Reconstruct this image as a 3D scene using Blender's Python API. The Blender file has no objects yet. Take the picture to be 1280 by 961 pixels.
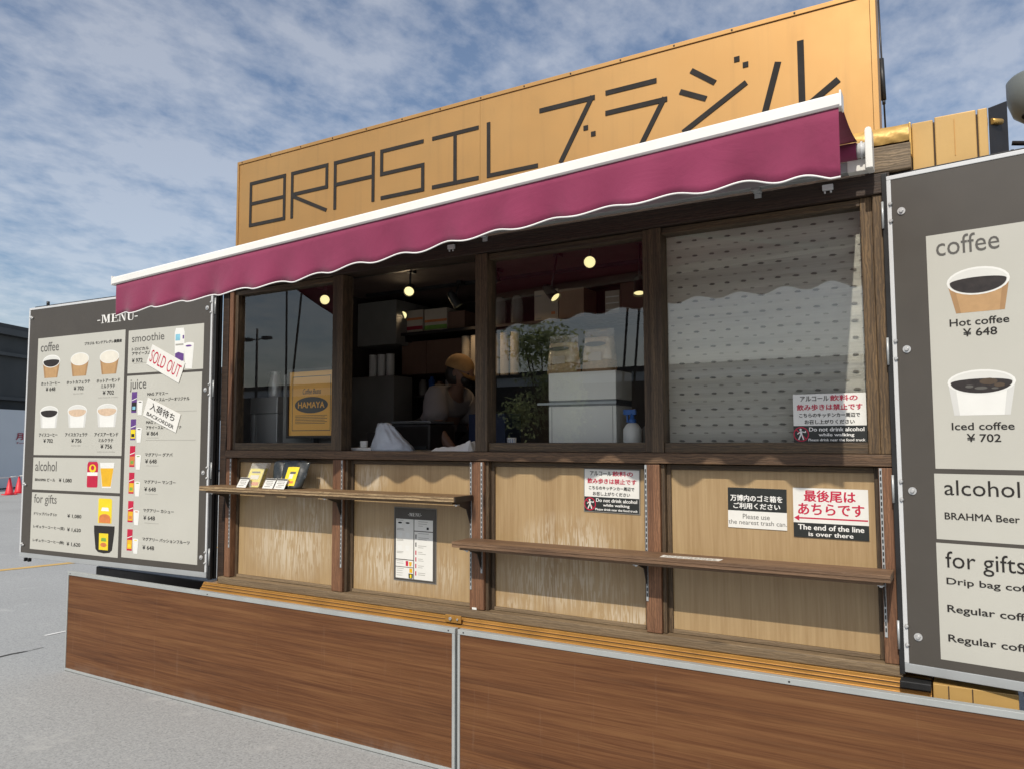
import bpy, bmesh, math, random
from mathutils import Vector, Matrix
R = math.radians
random.seed(7)
C = bpy.context.scene.collection
S = bpy.context.scene

# ------------------------------------------------------------------ camera
cd = bpy.data.cameras.new('camera'); cam = bpy.data.objects.new('camera', cd); C.objects.link(cam)
cd.sensor_width = 36; cd.lens = 27.03; cd.clip_start = .05; cd.clip_end = 3000
yaw, pitch, roll = R(30.567), R(4.0906), R(-.1714)
f_ = Vector((-math.sin(yaw)*math.cos(pitch), math.cos(yaw)*math.cos(pitch), math.sin(pitch)))
r_ = Vector((math.cos(yaw), math.sin(yaw), 0)); u_ = r_.cross(f_)
r2 = r_*math.cos(roll) + u_*math.sin(roll); u2 = -r_*math.sin(roll) + u_*math.cos(roll)
M = Matrix((r2, u2, -f_)).transposed().to_4x4(); M.translation = Vector((0, -3.46, 1.65))
cam.matrix_world = M
S.camera = cam

# ------------------------------------------------------------------ world
SUN_EL, SUN_AZ = R(46), R(171.5)          # azimuth clockwise from +Y
w = bpy.data.worlds.new('World'); S.world = w; w.use_nodes = True
nt = w.node_tree; N = nt.nodes; Lk = nt.links; N.clear()
def nn(t, **k):
    n = N.new(t)
    for a, b in k.items(): setattr(n, a, b)
    return n
out = nn('ShaderNodeOutputWorld'); bg = nn('ShaderNodeBackground'); bg.inputs[1].default_value = .115
sky = nn('ShaderNodeTexSky', sky_type='NISHITA'); sky.sun_disc = False
sky.sun_elevation = SUN_EL; sky.sun_rotation = SUN_AZ; sky.dust_density = 1.8; sky.ozone_density = 2.0
tc = nn('ShaderNodeTexCoord'); sp = nn('ShaderNodeSeparateXYZ'); Lk.new(tc.outputs['Generated'], sp.inputs[0])
mz = nn('ShaderNodeMath', operation='MAXIMUM'); Lk.new(sp.outputs[2], mz.inputs[0]); mz.inputs[1].default_value = 0.0
ad = nn('ShaderNodeMath', operation='ADD'); Lk.new(mz.outputs[0], ad.inputs[0]); ad.inputs[1].default_value = .18
dx = nn('ShaderNodeMath', operation='DIVIDE'); Lk.new(sp.outputs[0], dx.inputs[0]); Lk.new(ad.outputs[0], dx.inputs[1])
dy = nn('ShaderNodeMath', operation='DIVIDE'); Lk.new(sp.outputs[1], dy.inputs[0]); Lk.new(ad.outputs[0], dy.inputs[1])
cb = nn('ShaderNodeCombineXYZ'); Lk.new(dx.outputs[0], cb.inputs[0]); Lk.new(dy.outputs[0], cb.inputs[1])
def wnoise(scale, detail, rough, sc, rot, off, dist=0.0):
    mp = nn('ShaderNodeMapping'); mp.inputs['Scale'].default_value = sc; mp.inputs['Rotation'].default_value = (0, 0, R(rot)); mp.inputs['Location'].default_value = off
    Lk.new(cb.outputs[0], mp.inputs[0])
    n = nn('ShaderNodeTexNoise'); n.inputs['Scale'].default_value = scale; n.inputs['Detail'].default_value = detail
    n.inputs['Roughness'].default_value = rough; n.inputs['Distortion'].default_value = dist
    Lk.new(mp.outputs[0], n.inputs['Vector']); return n
n1 = wnoise(1.1, 3, .5, (1, 1, 1), 0, (3.1, 1.7, 0), .3)
n2 = wnoise(6.5, 6, .55, (1.0, .72, 1), 35, (0.4, .9, 0), .15)
n3 = wnoise(19, 5, .6, (1.0, .75, 1), 20, (5, 2, 0), .1)
def wm(op, a, b):
    m = nn('ShaderNodeMath', operation=op)
    for i, v in enumerate((a, b)):
        if isinstance(v, (int, float)): m.inputs[i].default_value = v
        else: Lk.new(v, m.inputs[i])
    return m.outputs[0]
sm = wm('ADD', wm('ADD', wm('MULTIPLY', n1.outputs[0], .30), wm('MULTIPLY', n2.outputs[0], .44)), wm('MULTIPLY', n3.outputs[0], .26))
cr = nn('ShaderNodeValToRGB'); Lk.new(sm, cr.inputs[0])
e = cr.color_ramp; e.elements[0].position = .405; e.elements[0].color = (.10, .10, .10, 1); e.elements[1].position = .565; e.elements[1].color = (1, 1, 1, 1)
el = e.elements.new(.475); el.color = (.52, .52, .52, 1)
mxs = nn('ShaderNodeMix', data_type='RGBA'); Lk.new(wm('MULTIPLY', cr.outputs[0], .88), mxs.inputs[0])
skm = nn('ShaderNodeMix', data_type='RGBA', blend_type='MULTIPLY'); skm.inputs[0].default_value = 1
Lk.new(sky.outputs[0], skm.inputs[6]); skm.inputs[7].default_value = (1, 1, 1, 1)
Lk.new(skm.outputs[2], mxs.inputs[6]); mxs.inputs[7].default_value = (3.75, 3.85, 4.15, 1)
cc = nn('ShaderNodeMix', data_type='RGBA', blend_type='ADD'); cc.inputs[0].default_value = .70; cc.inputs[6].default_value = (2.95, 2.88, 2.80, 1)
Lk.new(sky.outputs[0], cc.inputs[7]); Lk.new(cc.outputs[2], mxs.inputs[7])
Lk.new(mxs.outputs[2], bg.inputs[0]); Lk.new(bg.outputs[0], out.inputs[0])

ld = bpy.data.lights.new('sun', 'SUN'); ld.energy = 3.5; ld.angle = R(.53); ld.color = (1, .93, .82)
sun = bpy.data.objects.new('sun', ld); C.objects.link(sun)
to_sun = Vector((math.sin(SUN_AZ)*math.cos(SUN_EL), math.cos(SUN_AZ)*math.cos(SUN_EL), math.sin(SUN_EL)))
sun.rotation_euler = to_sun.to_track_quat('Z', 'Y').to_euler(); sun.location = (2, -10, 12)
S.view_settings.view_transform = 'Standard'; S.view_settings.look = 'None'
S.view_settings.exposure = .03; S.view_settings.gamma = 1

# ------------------------------------------------------------------ materials
class Mt:
    """small node-graph builder for one Principled material"""
    def __init__(s, name, base=(.5, .5, .5), rough=.5, metal=0, coat=0, spec=None):
        s.m = bpy.data.materials.new(name); s.m.use_nodes = True; s.nt = s.m.node_tree
        s.b = s.nt.nodes['Principled BSDF']
        s.b.inputs['Base Color'].default_value = (*base, 1); s.b.inputs['Roughness'].default_value = rough
        s.b.inputs['Metallic'].default_value = metal; s.b.inputs['Coat Weight'].default_value = coat
        s.b.inputs['Coat Roughness'].default_value = .08
        if spec is not None: s.b.inputs['Specular IOR Level'].default_value = spec
        s.tc = None
    def n(s, t, **k):
        n = s.nt.nodes.new(t)
        for a, b in k.items(): setattr(n, a, b)
        return n
    def l(s, a, b): s.nt.links.new(a, b)
    def co(s):
        if not s.tc: s.tc = s.n('ShaderNodeTexCoord')
        return s.tc.outputs['Object']
    def noise(s, scale, detail=4, rough=.55, sc=(1, 1, 1), dist=0, rot=(0, 0, 0)):
        mp = s.n('ShaderNodeMapping'); mp.inputs['Scale'].default_value = sc; mp.inputs['Rotation'].default_value = rot
        s.l(s.co(), mp.inputs[0]); n = s.n('ShaderNodeTexNoise')
        for a, v in (('Scale', scale), ('Detail', detail), ('Roughness', rough), ('Distortion', dist)): n.inputs[a].default_value = v
        s.l(mp.outputs[0], n.inputs['Vector']); return n.outputs['Fac']
    def ramp(s, fac, stops):
        r = s.n('ShaderNodeValToRGB'); s.l(fac, r.inputs[0]); e = r.color_ramp
        while len(e.elements) < len(stops): e.elements.new(.5)
        for el, (p, c) in zip(e.elements, stops):
            el.position = p; el.color = (*c, 1) if isinstance(c, tuple) else (c, c, c, 1)
        return r.outputs[0]
    def mix(s, fac, a, b, bt='MIX'):
        m = s.n('ShaderNodeMix', data_type='RGBA', blend_type=bt)
        for i, v in ((0, fac), (6, a), (7, b)):
            if isinstance(v, (int, float)): m.inputs[i].default_value = v
            elif isinstance(v, tuple): m.inputs[i].default_value = (*v, 1)
            else: s.l(v, m.inputs[i])
        return m.outputs[2]
    def math(s, op, a, b=0):
        m = s.n('ShaderNodeMath', operation=op)
        for i, v in enumerate((a, b)):
            if isinstance(v, (int, float)): m.inputs[i].default_value = v
            else: s.l(v, m.inputs[i])
        return m.outputs[0]
    def col(s, o): s.l(o, s.b.inputs['Base Color']); return s
    def rgh(s, o): s.l(o, s.b.inputs['Roughness']); return s
    def bump(s, h, strength=.3, dist=.002):
        b = s.n('ShaderNodeBump'); b.inputs['Strength'].default_value = strength; b.inputs['Distance'].default_value = dist
        s.l(h, b.inputs['Height']); s.l(b.outputs[0], s.b.inputs['Normal']); return s

def paint(name, base, rough=.5, metal=0, var=.12, scale=6, coat=0, bump=.0, bscale=60):
    t = Mt(name, base, rough, metal, coat)
    lo = tuple(max(0, c*(1-var)) for c in base); hi = tuple(min(1, c*(1+var)) for c in base)
    t.col(t.ramp(t.noise(scale, 5), [(.3, lo), (.7, hi)]))
    t.rgh(t.ramp(t.noise(scale*3, 3), [(.3, max(.02, rough-.07)), (.7, min(1, rough+.07))]))
    if bump: t.bump(t.noise(bscale, 3), bump, .001)
    return t.m
def wood(name, cols, axis='x', rough=.65, fine=70, coat=0, bump=.5, knots=False, k=1.0, lite=1.0, wave=.6):
    cols = [(c[0]*lite, c[1]*lite*.98, c[2]*lite*.80) for c in cols]
    t = Mt(name, cols[1], rough, 0, coat)
    a = {'x': (.5, 9, 9), 'z': (9, 9, .5), 'y': (9, .5, 9)}[axis]
    g = t.noise(k, 6, .6, a, 1.1)
    g2 = t.noise(k*4, 5, .7, tuple(v if v > 1 else .35 for v in a), .4)
    n = len(cols)
    c = t.ramp(g, [(.28+.44*i/(n-1), cols[i]) for i in range(n)])
    c = t.mix(.45, c, t.ramp(g2, [(.35, tuple(v*.55 for v in cols[0])), (.65, tuple(min(1, v*1.35) for v in cols[-1]))]), 'MIX')
    if knots:
        v = t.n('ShaderNodeTexVoronoi'); mp = t.n('ShaderNodeMapping'); mp.inputs['Scale'].default_value = {'x': (2.3, 9, 9), 'z': (9, 9, 2.3), 'y': (9, 2.3, 9)}[axis]
        t.l(t.co(), mp.inputs[0]); t.l(mp.outputs[0], v.inputs['Vector']); v.inputs['Scale'].default_value = 1
        c = t.mix(t.ramp(v.outputs['Distance'], [(.05, 0.85), (.16, 0.0)]), c, tuple(x*.35 for x in cols[0]))
    wv = t.n('ShaderNodeTexWave', wave_type='BANDS', bands_direction='Z' if axis == 'x' else 'X'); mp = t.n('ShaderNodeMapping')
    mp.inputs['Scale'].default_value = {'x': (.22, 1, 1), 'z': (1, 1, .22), 'y': (1, .22, 1)}[axis]; t.l(t.co(), mp.inputs[0]); t.l(mp.outputs[0], wv.inputs['Vector'])
    for a_, v_ in (('Scale', 26), ('Distortion', 9), ('Detail', 3), ('Detail Scale', 2.2), ('Detail Roughness', .6)): wv.inputs[a_].default_value = v_
    c = t.mix(t.ramp(wv.outputs['Fac'], [(.25, wave), (.75, 0.0)]), c, tuple(x*.38 for x in cols[1]))
    t.col(c)
    t.bump(t.math('ADD', g2, t.math('MULTIPLY', wv.outputs['Fac'], .6)), bump, .0015)
    return t.m

MT = {}
MT['wood_post'] = wood('wood_post', [(.085, .036, .020), (.175, .080, .048), (.24, .122, .074)], 'z', knots=True, wave=.4)
MT['wood_rail'] = wood('wood_rail', [(.065, .035, .022), (.13, .072, .044), (.20, .12, .075)], 'x', knots=True, lite=.85)
MT['wood_win_v'] = wood('wood_window_v', [(.04, .026, .018), (.085, .055, .037), (.16, .105, .065)], 'z', lite=.85, wave=.5)
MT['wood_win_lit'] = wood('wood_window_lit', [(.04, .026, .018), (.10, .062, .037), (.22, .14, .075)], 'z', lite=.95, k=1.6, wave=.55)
MT['wood_win_h'] = wood('wood_window_h', [(.04, .026, .018), (.085, .055, .037), (.18, .12, .07)], 'x', lite=.8, wave=.5)
MT['wood_header'] = wood('wood_header', [(.035, .02, .014), (.065, .038, .028), (.09, .052, .038)], 'x', lite=.6)
MT['wood_base'] = wood('wood_base', [(.13, .085, .055), (.19, .135, .095), (.25, .185, .13)], 'x', knots=True, wave=.3)
MT['wood_shelf'] = wood('wood_shelf', [(.12, .065, .042), (.20, .115, .075), (.27, .165, .11)], 'x', rough=.6, lite=.8, wave=.3)
MT['wood_shelf_up'] = wood('wood_shelf_upper', [(.17, .095, .05), (.27, .165, .095), (.35, .23, .14)], 'x', rough=.6, lite=.75, wave=.3)
MT['wood_block'] = wood('wood_block', [(.12, .08, .055), (.19, .14, .10), (.26, .19, .14)], 'x', knots=True)
MT['ply_edge'] = wood('ply_edge', [(.17, .10, .06), (.36, .25, .16), (.50, .38, .26)], 'x', k=4)

# skirt boards: long flowing brown grain
t = Mt('skirt_wood', (.2, .1, .06), .55, 0, .0, .3)
g = t.noise(1.0, 5, .55, (.42, 6, 6), 1.6, (0, R(2.2), 0)); g2 = t.noise(3.2, 8, .68, (.28, 11, 11), .5, (0, R(2.2), 0)); g3 = t.noise(20, 5, .65, (.12, 7, 7), .2, (0, R(2.2), 0))
c = t.ramp(g, [(.32, (.090, .031, .011)), (.43, (.130, .048, .017)), (.55, (.160, .062, .021)), (.68, (.195, .084, .031))])
c = t.mix(.6, c, t.ramp(g2, [(.36, (.066, .024, .009)), (.5, (.142, .055, .019)), (.64, (.22, .104, .038))]))
c = t.mix(.35, c, t.ramp(g3, [(.38, (.045, .018, .008)), (.62, (.17, .085, .038))]))
ps = t.n('ShaderNodeSeparateXYZ'); t.l(t.co(), ps.inputs[0])                       # road dust splashed along the foot, faint run marks
dm = t.math('MULTIPLY', t.ramp(ps.outputs[2], [(.02, .22), (.10, 0.0)]), t.ramp(t.noise(6, 6, .7), [(.42, 0.0), (.62, 1.0)]))
c = t.mix(dm, c, (.26, .22, .18)); c = t.mix(t.ramp(t.noise(3, 5, .7, (6, 6, .5)), [(.62, 0.0), (.78, .28)]), c, (.25, .17, .12))
t.col(c); t.bump(g3, .12, .0008); MT['skirt'] = t.m

# light plywood panels with pale mineral runs
t = Mt('panel_wood', (.45, .3, .15), .42, 0, .35); t.b.inputs['Coat Roughness'].default_value = .12
g = t.noise(1.3, 4, .5, (7, 7, .25), .4); g2 = t.noise(9, 4, .65, (9, 9, .35), .2)
c = t.ramp(g, [(.3, (.32, .205, .092)), (.7, (.43, .30, .15))])
c = t.mix(.35, c, t.ramp(g2, [(.35, (.27, .17, .075)), (.65, (.47, .34, .185))]))
run = t.noise(1, 3, .5, (55, 55, 4.5), 1.9)
runm = t.ramp(run, [(.48, 0.0), (.53, 1.0)])
big = t.noise(3.2, 4, .6, (1, 1, 1.3), .5)
pos = t.n('ShaderNodeSeparateXYZ'); t.l(t.co(), pos.inputs[0])
msk = None
for cx, cz, rx, rz, s_ in ((-3.72, 1.0, .42, .26, 1), (-3.55, 1.18, .22, .25, .9), (-2.92, .95, .34, .22, 1), (-3.05, 1.42, .14, .10, .9), (-2.52, .92, .16, .16, .6), (-1.75, 1.10, .34, .20, 1),
                       (-1.80, .92, .44, .16, .8), (-1.42, .80, .24, .08, 1.0), (-3.45, 1.42, .12, .1, .9), (-2.05, .8, .2, .05, .6)):
    ex = t.math('DIVIDE', t.math('SUBTRACT', pos.outputs[0], cx), rx); ez = t.math('DIVIDE', t.math('SUBTRACT', pos.outputs[2], cz), rz)
    d = t.math('SQRT', t.math('ADD', t.math('MULTIPLY', ex, ex), t.math('MULTIPLY', ez, ez)))
    m = t.math('MULTIPLY', t.ramp(d, [(.35, 1.0), (1.0, 0.0)]), s_)
    msk = m if msk is None else t.math('MAXIMUM', msk, m)
k_ = t.math('MULTIPLY', t.math('MULTIPLY', runm, msk), t.ramp(big, [(.34, .35), (.52, 1.0)]))
c = t.mix(t.math('MULTIPLY', k_, .62), c, (.66, .58, .45))
c = t.mix(t.math('MULTIPLY', t.math('MULTIPLY', msk, .28), t.ramp(big, [(.4, 0.0), (.65, 1.0)])), c, (.50, .41, .28))
t.col(c); t.bump(t.math('ADD', g2, t.math('MULTIPLY', k_, .8)), .15, .001); MT['panel'] = t.m

# concrete-grey asphalt
t = Mt('asphalt', (.4, .4, .4), .9)
sp1 = t.noise(70, 4, .8); sp2 = t.noise(1.1, 5, .6); sp3 = t.noise(28, 4, .7)
c = t.ramp(sp1, [(.36, (.06, .06, .058)), (.44, (.26, .27, .265)), (.58, (.39, .40, .395)), (.68, (.56, .57, .565))])
c = t.mix(.4, c, t.ramp(sp2, [(.3, (.28, .29, .29)), (.7, (.39, .40, .395))]))
c = t.mix(.25, c, t.ramp(sp3, [(.35, (.20, .205, .205)), (.6, (.41, .42, .42))]))
c = t.mix(t.ramp(t.noise(.55, 6, .65), [(.52, 0.0), (.70, .35)]), c, (.20, .205, .20)); c = t.mix(t.ramp(t.noise(2.6, 5, .7), [(.60, 0.0), (.72, .4)]), c, (.50, .50, .48))
t.col(c); t.bump(sp1, .6, .004); MT['asphalt'] = t.m

# sign gold, satin metallic paint
t = Mt('gold_paint', (.5, .28, .09), .5, .6)
t.col(t.mix(t.ramp(t.noise(1, 5, .65, (14, 14, .6), .3), [(.52, 0.0), (.75, .30)]), t.ramp(t.noise(1.1, 3), [(.3, (.47, .265, .092)), (.7, (.53, .31, .115))]), (.33, .20, .085))); t.rgh(t.ramp(t.noise(7, 4), [(.3, .46), (.7, .56)])); MT['sign_gold'] = t.m
MT['gold'] = paint('gold_trim', (.60, .36, .10), .34, .55, .15, 5)
MT['gold_dull'] = paint('gold_dull', (.50, .31, .10), .5, .1, .08, 4)
MT['gold_foil'] = paint('gold_foil', (.55, .34, .10), .5, .3, .15, 20, bump=.7, bscale=55)
MT['orange_trim'] = paint('orange_trim', (.46, .24, .06), .4, .3, .15, 4)
MT['groove'] = paint('groove', (.06, .035, .02), .8)
t = Mt('awning_cloth', (.28, .04, .09), .85)
c = t.ramp(t.noise(2.2, 4), [(.3, (.200, .019, .064)), (.7, (.235, .024, .078))])
c = t.mix(t.ramp(t.noise(5, 5, .65), [(.5, 0.0), (.72, .35)]), c, (.14, .014, .045)); t.col(c)
t.b.inputs['Sheen Weight'].default_value = .15
t.bump(t.math('ADD', t.math('MULTIPLY', t.noise(650, 2), .15), t.math('MULTIPLY', t.noise(3.2, 4, .55, (1, 1, 1.6), 1.5), 3.0)), .28, .006); MT['awning'] = t.m
MT['white_metal'] = paint('white_metal', (.78, .77, .72), .4, 0, .05, 5)
MT['white_trim'] = paint('white_trim', (.82, .81, .79), .6, 0, .04, 9)
MT['alu'] = paint('aluminium', (.46, .48, .48), .38, .35, .08, 6)
MT['alu_bright'] = paint('aluminium_bright', (.62, .63, .63), .45, .1, .03, 3)
MT['steel'] = paint('steel', (.62, .62, .61), .38, .55, .05, 4)
MT['skirt_frame'] = paint('skirt_frame', (.40, .42, .41), .42, .2, .08, 6)
MT['board_grey'] = paint('board_grey', (.070, .062, .052), .5, 0, .07, 3)
MT['sheet'] = paint('menu_sheet', (.505, .497, .44), .42, 0, .03, 2)
MT['paper'] = paint('paper', (.74, .73, .68), .5, 0, .04, 7)
MT['white'] = paint('white_print', (.80, .79, .75), .5, 0, .02, 4)
MT['cupwhite'] = paint('cup_white', (.76, .76, .72), .5, 0, .03, 10)
MT['cuprim'] = paint('cup_inside', (.66, .66, .62), .5, 0, .04, 10)
MT['kraft'] = paint('kraft', (.46, .28, .13), .55, 0, .08, 30)
MT['kraft_dark'] = paint('kraft_dark', (.36, .21, .095), .55, 0, .08, 30); MT['cupshade'] = paint('cup_shade_print', (.62, .62, .59), .5, 0, .03, 10)
MT['coffee'] = paint('coffee_print', (.028, .022, .02), .4, 0, .3, 40)
MT['milk'] = paint('milk_print', (.72, .68, .58), .5, 0, .06, 20)
MT['latte'] = paint('latte_print', (.62, .46, .32), .5, 0, .12, 40)
MT['ink'] = paint('ink_black', (.018, .016, .014), .85, 0, .1, 4)
MT['ink_grey'] = paint('ink_grey', (.10, .095, .085), .5, 0, .1, 4)
MT['ink_light'] = paint('ink_light', (.36, .35, .31), .5, 0, .1, 4)
MT['red'] = paint('print_red', (.50, .012, .05), .5, 0, .08, 6)
MT['dark_red'] = paint('print_dark_red', (.30, .01, .03), .5, 0, .1, 6)
MT['yellow'] = paint('print_yellow', (.80, .62, .02), .45, 0, .06, 20)
MT['beer'] = paint('print_beer', (.74, .42, .02), .45, 0, .08, 20)
MT['orange'] = paint('print_orange', (.62, .20, .06), .45, 0, .15, 25)
MT['green'] = paint('print_green', (.18, .36, .06), .5, 0, .2, 25)
MT['purple'] = paint('print_purple', (.12, .05, .22), .5, 0, .2, 25)
MT['blue'] = paint('print_blue', (.22, .50, .62), .5, 0, .15, 25)
MT['notice_black'] = paint('notice_black', (.022, .024, .022), .35, 0, .1, 9)
MT['black'] = paint('black_paint', (.018, .018, .018), .45, 0, .2, 9)
MT['dark_metal'] = paint('dark_metal', (.035, .03, .028), .4, .4, .2, 9)
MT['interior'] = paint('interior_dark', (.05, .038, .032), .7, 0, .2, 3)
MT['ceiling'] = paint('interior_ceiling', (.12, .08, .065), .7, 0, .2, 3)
MT['counter'] = paint('counter_steel', (.25, .25, .25), .35, .7, .1, 6)
MT['int_grey'] = paint('interior_grey', (.20, .19, .17), .6, 0, .1, 6)
MT['poster_gold'] = paint('poster_gold', (.88, .46, .10), .5, 0, .05, 3)
MT['crate_navy'] = paint('crate_navy', (.012, .025, .075), .6)
MT['cabinet_white'] = paint('cabinet_white', (.82, .81, .74), .4, 0, .03, 4)
MT['cardboard'] = paint('cardboard', (.40, .26, .17), .75, 0, .08, 10)
MT['cardboard_pale'] = paint('cardboard_pale', (.52, .44, .35), .7, 0, .06, 10)
MT['brownbox'] = paint('brown_cupboard', (.16, .085, .055), .6, 0, .1, 6)
MT['skin'] = paint('skin', (.22, .12, .08), .5, 0, .08, 20)
MT['shirt'] = paint('shirt', (.24, .21, .20), .85, 0, .06, 9)
MT['apron'] = paint('apron', (.03, .03, .032), .85, 0, .15, 9)
MT['cap'] = paint('cap_cloth', (.36, .20, .075), .8, 0, .08, 30)
MT['hair'] = paint('hair', (.02, .015, .012), .5, 0, .2, 60)
MT['beans'] = paint('bean_bag', (.46, .30, .15), .5, 0, .2, 45)
MT['bagfoil'] = paint('bag_film', (.74, .60, .42), .3, 0, .12, 30, coat=.5)
MT['pouch'] = paint('pouch_black', (.025, .028, .026), .3, .2, .2, 15, coat=.4, bump=.5, bscale=25)
MT['yellow_line'] = paint('yellow_line', (.55, .36, .12), .8, 0, .15, 5)
MT['white_line'] = paint('white_line', (.72, .72, .70), .8, 0, .1, 9)
MT['crack'] = paint('crack_dark', (.05, .05, .048), .9, 0, .2, 20)
MT['cone'] = paint('cone_red', (.70, .035, .05), .45, 0, .08, 4)
MT['bldg_dark'] = paint('dark_cladding', (.022, .026, .028), .6, 0, .15, .3)
MT['bldg_band'] = paint('cladding_band', (.04, .045, .048), .6, 0, .1, .3)
MT['bldg_white'] = paint('white_hoarding', (.52, .56, .60), .6, 0, .06, .4)
MT['bldg_mid'] = paint('grey_cladding', (.045, .05, .053), .6, 0, .15, .3)
MT['lampgrey'] = paint('lamp_grey', (.17, .19, .185), .5, .1, .08, 4)
MT['bark'] = paint('bark', (.09, .065, .045), .9, 0, .25, 8)
MT['leaf'] = paint('leaf', (.30, .36, .19), .6, 0, .4, 2)
MT['bottle_blue'] = paint('bottle_blue', (.03, .12, .40), .35, 0, .1, 20)
MT['yelbag'] = paint('drip_bag_yellow', (.78, .66, .03), .35, 0, .12, 40, coat=.3)

t = Mt('leaf_soft', (.28, .34, .17), .6); tl = t.n('ShaderNodeBsdfTranslucent'); tl.inputs['Color'].default_value = (.42, .48, .26, 1); ms_ = t.n('ShaderNodeMixShader'); ms_.inputs[0].default_value = .6
t.l(t.b.outputs[0], ms_.inputs[1]); t.l(tl.outputs[0], ms_.inputs[2]); t.l(ms_.outputs[0], t.nt.nodes['Material Output'].inputs[0]); MT['leaf'] = t.m
# emissive lamp face
t = Mt('lamp_face', (1, .8, .4), .5); t.b.inputs['Emission Color'].default_value = (1, .86, .42, 1)
lw = t.n('ShaderNodeTexNoise'); t.b.inputs['Emission Strength'].default_value = 1.15; MT['lamp'] = t.m
# window glass: reflection by angle over clear glass
t = Mt('window_glass'); t.nt.nodes.remove(t.b)
gl = t.n('ShaderNodeBsdfGlossy'); gl.inputs['Roughness'].default_value = .0; gl.inputs['Color'].default_value = (1, .985, .94, 1)
tr = t.n('ShaderNodeBsdfTransparent'); tr.inputs['Color'].default_value = (.94, .955, .945, 1)
ge = t.n('ShaderNodeNewGeometry'); dt = t.n('ShaderNodeVectorMath', operation='DOT_PRODUCT'); t.l(ge.outputs['Incoming'], dt.inputs[0]); t.l(ge.outputs['True Normal'], dt.inputs[1])
pw = t.math('POWER', t.math('SUBTRACT', 1.0, t.math('ABSOLUTE', dt.outputs['Value'])), 5.0)   # Schlick, same from both sides
frv = t.math('ADD', t.math('MULTIPLY', pw, .9), .10)
bp = t.n('ShaderNodeBump'); bp.inputs['Strength'].default_value = .006; bp.inputs['Distance'].default_value = .02; t.l(t.noise(1.6, 1), bp.inputs['Height']); t.l(bp.outputs[0], gl.inputs['Normal'])
mx = t.n('ShaderNodeMixShader'); t.l(frv, mx.inputs[0]); t.l(tr.outputs[0], mx.inputs[1]); t.l(gl.outputs[0], mx.inputs[2])
t.l(mx.outputs[0], t.nt.nodes['Material Output'].inputs[0]); MT['glass'] = t.m
# clear plastic film
def film(name, col, alpha, rough=.2):
    t = Mt(name, col, rough); t.b.inputs['Alpha'].default_value = alpha
    t.bump(t.noise(45, 4, .6), .9, .004); return t.m
MT['film'] = film('clear_film', (.8, .78, .72), .30)
MT['plastic'] = film('carrier_plastic', (.60, .64, .68), .88, .35)
MT['jar'] = film('clear_jar', (.5, .47, .42), .45, .08)
# blind cloth: fine horizontal weave
t = Mt('blind_cloth', (.6, .58, .5), .85)
h = t.noise(1, 3, .5, (.6, .6, 46), .1); h2 = t.noise(1, 4, .6, (5, 5, 140), .3)
c = t.ramp(h, [(.35, (.68, .66, .59)), (.6, (.80, .78, .71))]); c = t.mix(.35, c, t.ramp(h2, [(.35, (.60, .58, .52)), (.65, (.84, .82, .76))]))
t.col(c); t.bump(h2, .3, .001); MT['blind'] = t.m
MT['dash'] = paint('blind_dash', (.15, .14, .12), .8, 0, .2, 60)
MT['dash_lite'] = paint('blind_dash_pale', (.33, .31, .26), .8, 0, .2, 60)

# ------------------------------------------------------------------ mesh helpers
def link(name, me, mats=None, parent=None, loc=None):
    o = bpy.data.objects.new(name, me); C.objects.link(o)
    if mats is not None:
        for m in (mats if isinstance(mats, (list, tuple)) else [mats]): me.materials.append(MT[m] if isinstance(m, str) else m)
    if parent is not None: o.parent = parent
    if loc is not None: o.location = loc
    return o
def fin(name, bm, mats, parent=None, loc=None, smooth=False):
    if name != 'window_pane': bmesh.ops.recalc_face_normals(bm, faces=bm.faces)
    me = bpy.data.meshes.new(name); bm.to_mesh(me); bm.free()
    if smooth:
        for p in me.polygons: p.use_smooth = True
    return link(name, me, mats, parent, loc)
def abox(bm, x0, x1, y0, y1, z0, z1, mi=0, bev=0):
    vs = [bm.verts.new((x, y, z)) for x in (x0, x1) for y in (y0, y1) for z in (z0, z1)]
    fs = [bm.faces.new([vs[i] for i in q]) for q in ((0, 1, 3, 2), (4, 6, 7, 5), (0, 4, 5, 1), (2, 3, 7, 6), (0, 2, 6, 4), (1, 5, 7, 3))]
    for f in fs: f.material_index = mi
    if bev:
        es = list({e for f in fs for e in f.edges})
        r = bmesh.ops.bevel(bm, geom=es, offset=bev, segments=2, profile=.6, affect='EDGES')
        for f in r['faces']: f.material_index = mi
    return vs
def box(name, x0, x1, y0, y1, z0, z1, mat, parent=None, bev=0.0):
    bm = bmesh.new(); abox(bm, x0, x1, y0, y1, z0, z1, 0, bev); return fin(name, bm, mat, parent)
def aprism(bm, pts, y0, y1, mi=0):
    """outline pts in (x,z) extruded y0..y1"""
    a = [bm.verts.new((x, y0, z)) for x, z in pts]; b = [bm.verts.new((x, y1, z)) for x, z in pts]
    fs = [bm.faces.new(a), bm.faces.new(list(reversed(b)))]
    n = len(pts)
    for i in range(n): fs.append(bm.faces.new([a[i], b[i], b[(i+1) % n], a[(i+1) % n]]))
    for f in fs: f.material_index = mi
def aflat(bm, pts, y, mi=0):
    f = bm.faces.new([bm.verts.new((x, y, z)) for x, z in pts]); f.material_index = mi
    if f.calc_area() > 0:
        f.normal_update()
        if f.normal.y > 0: f.normal_flip()
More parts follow.
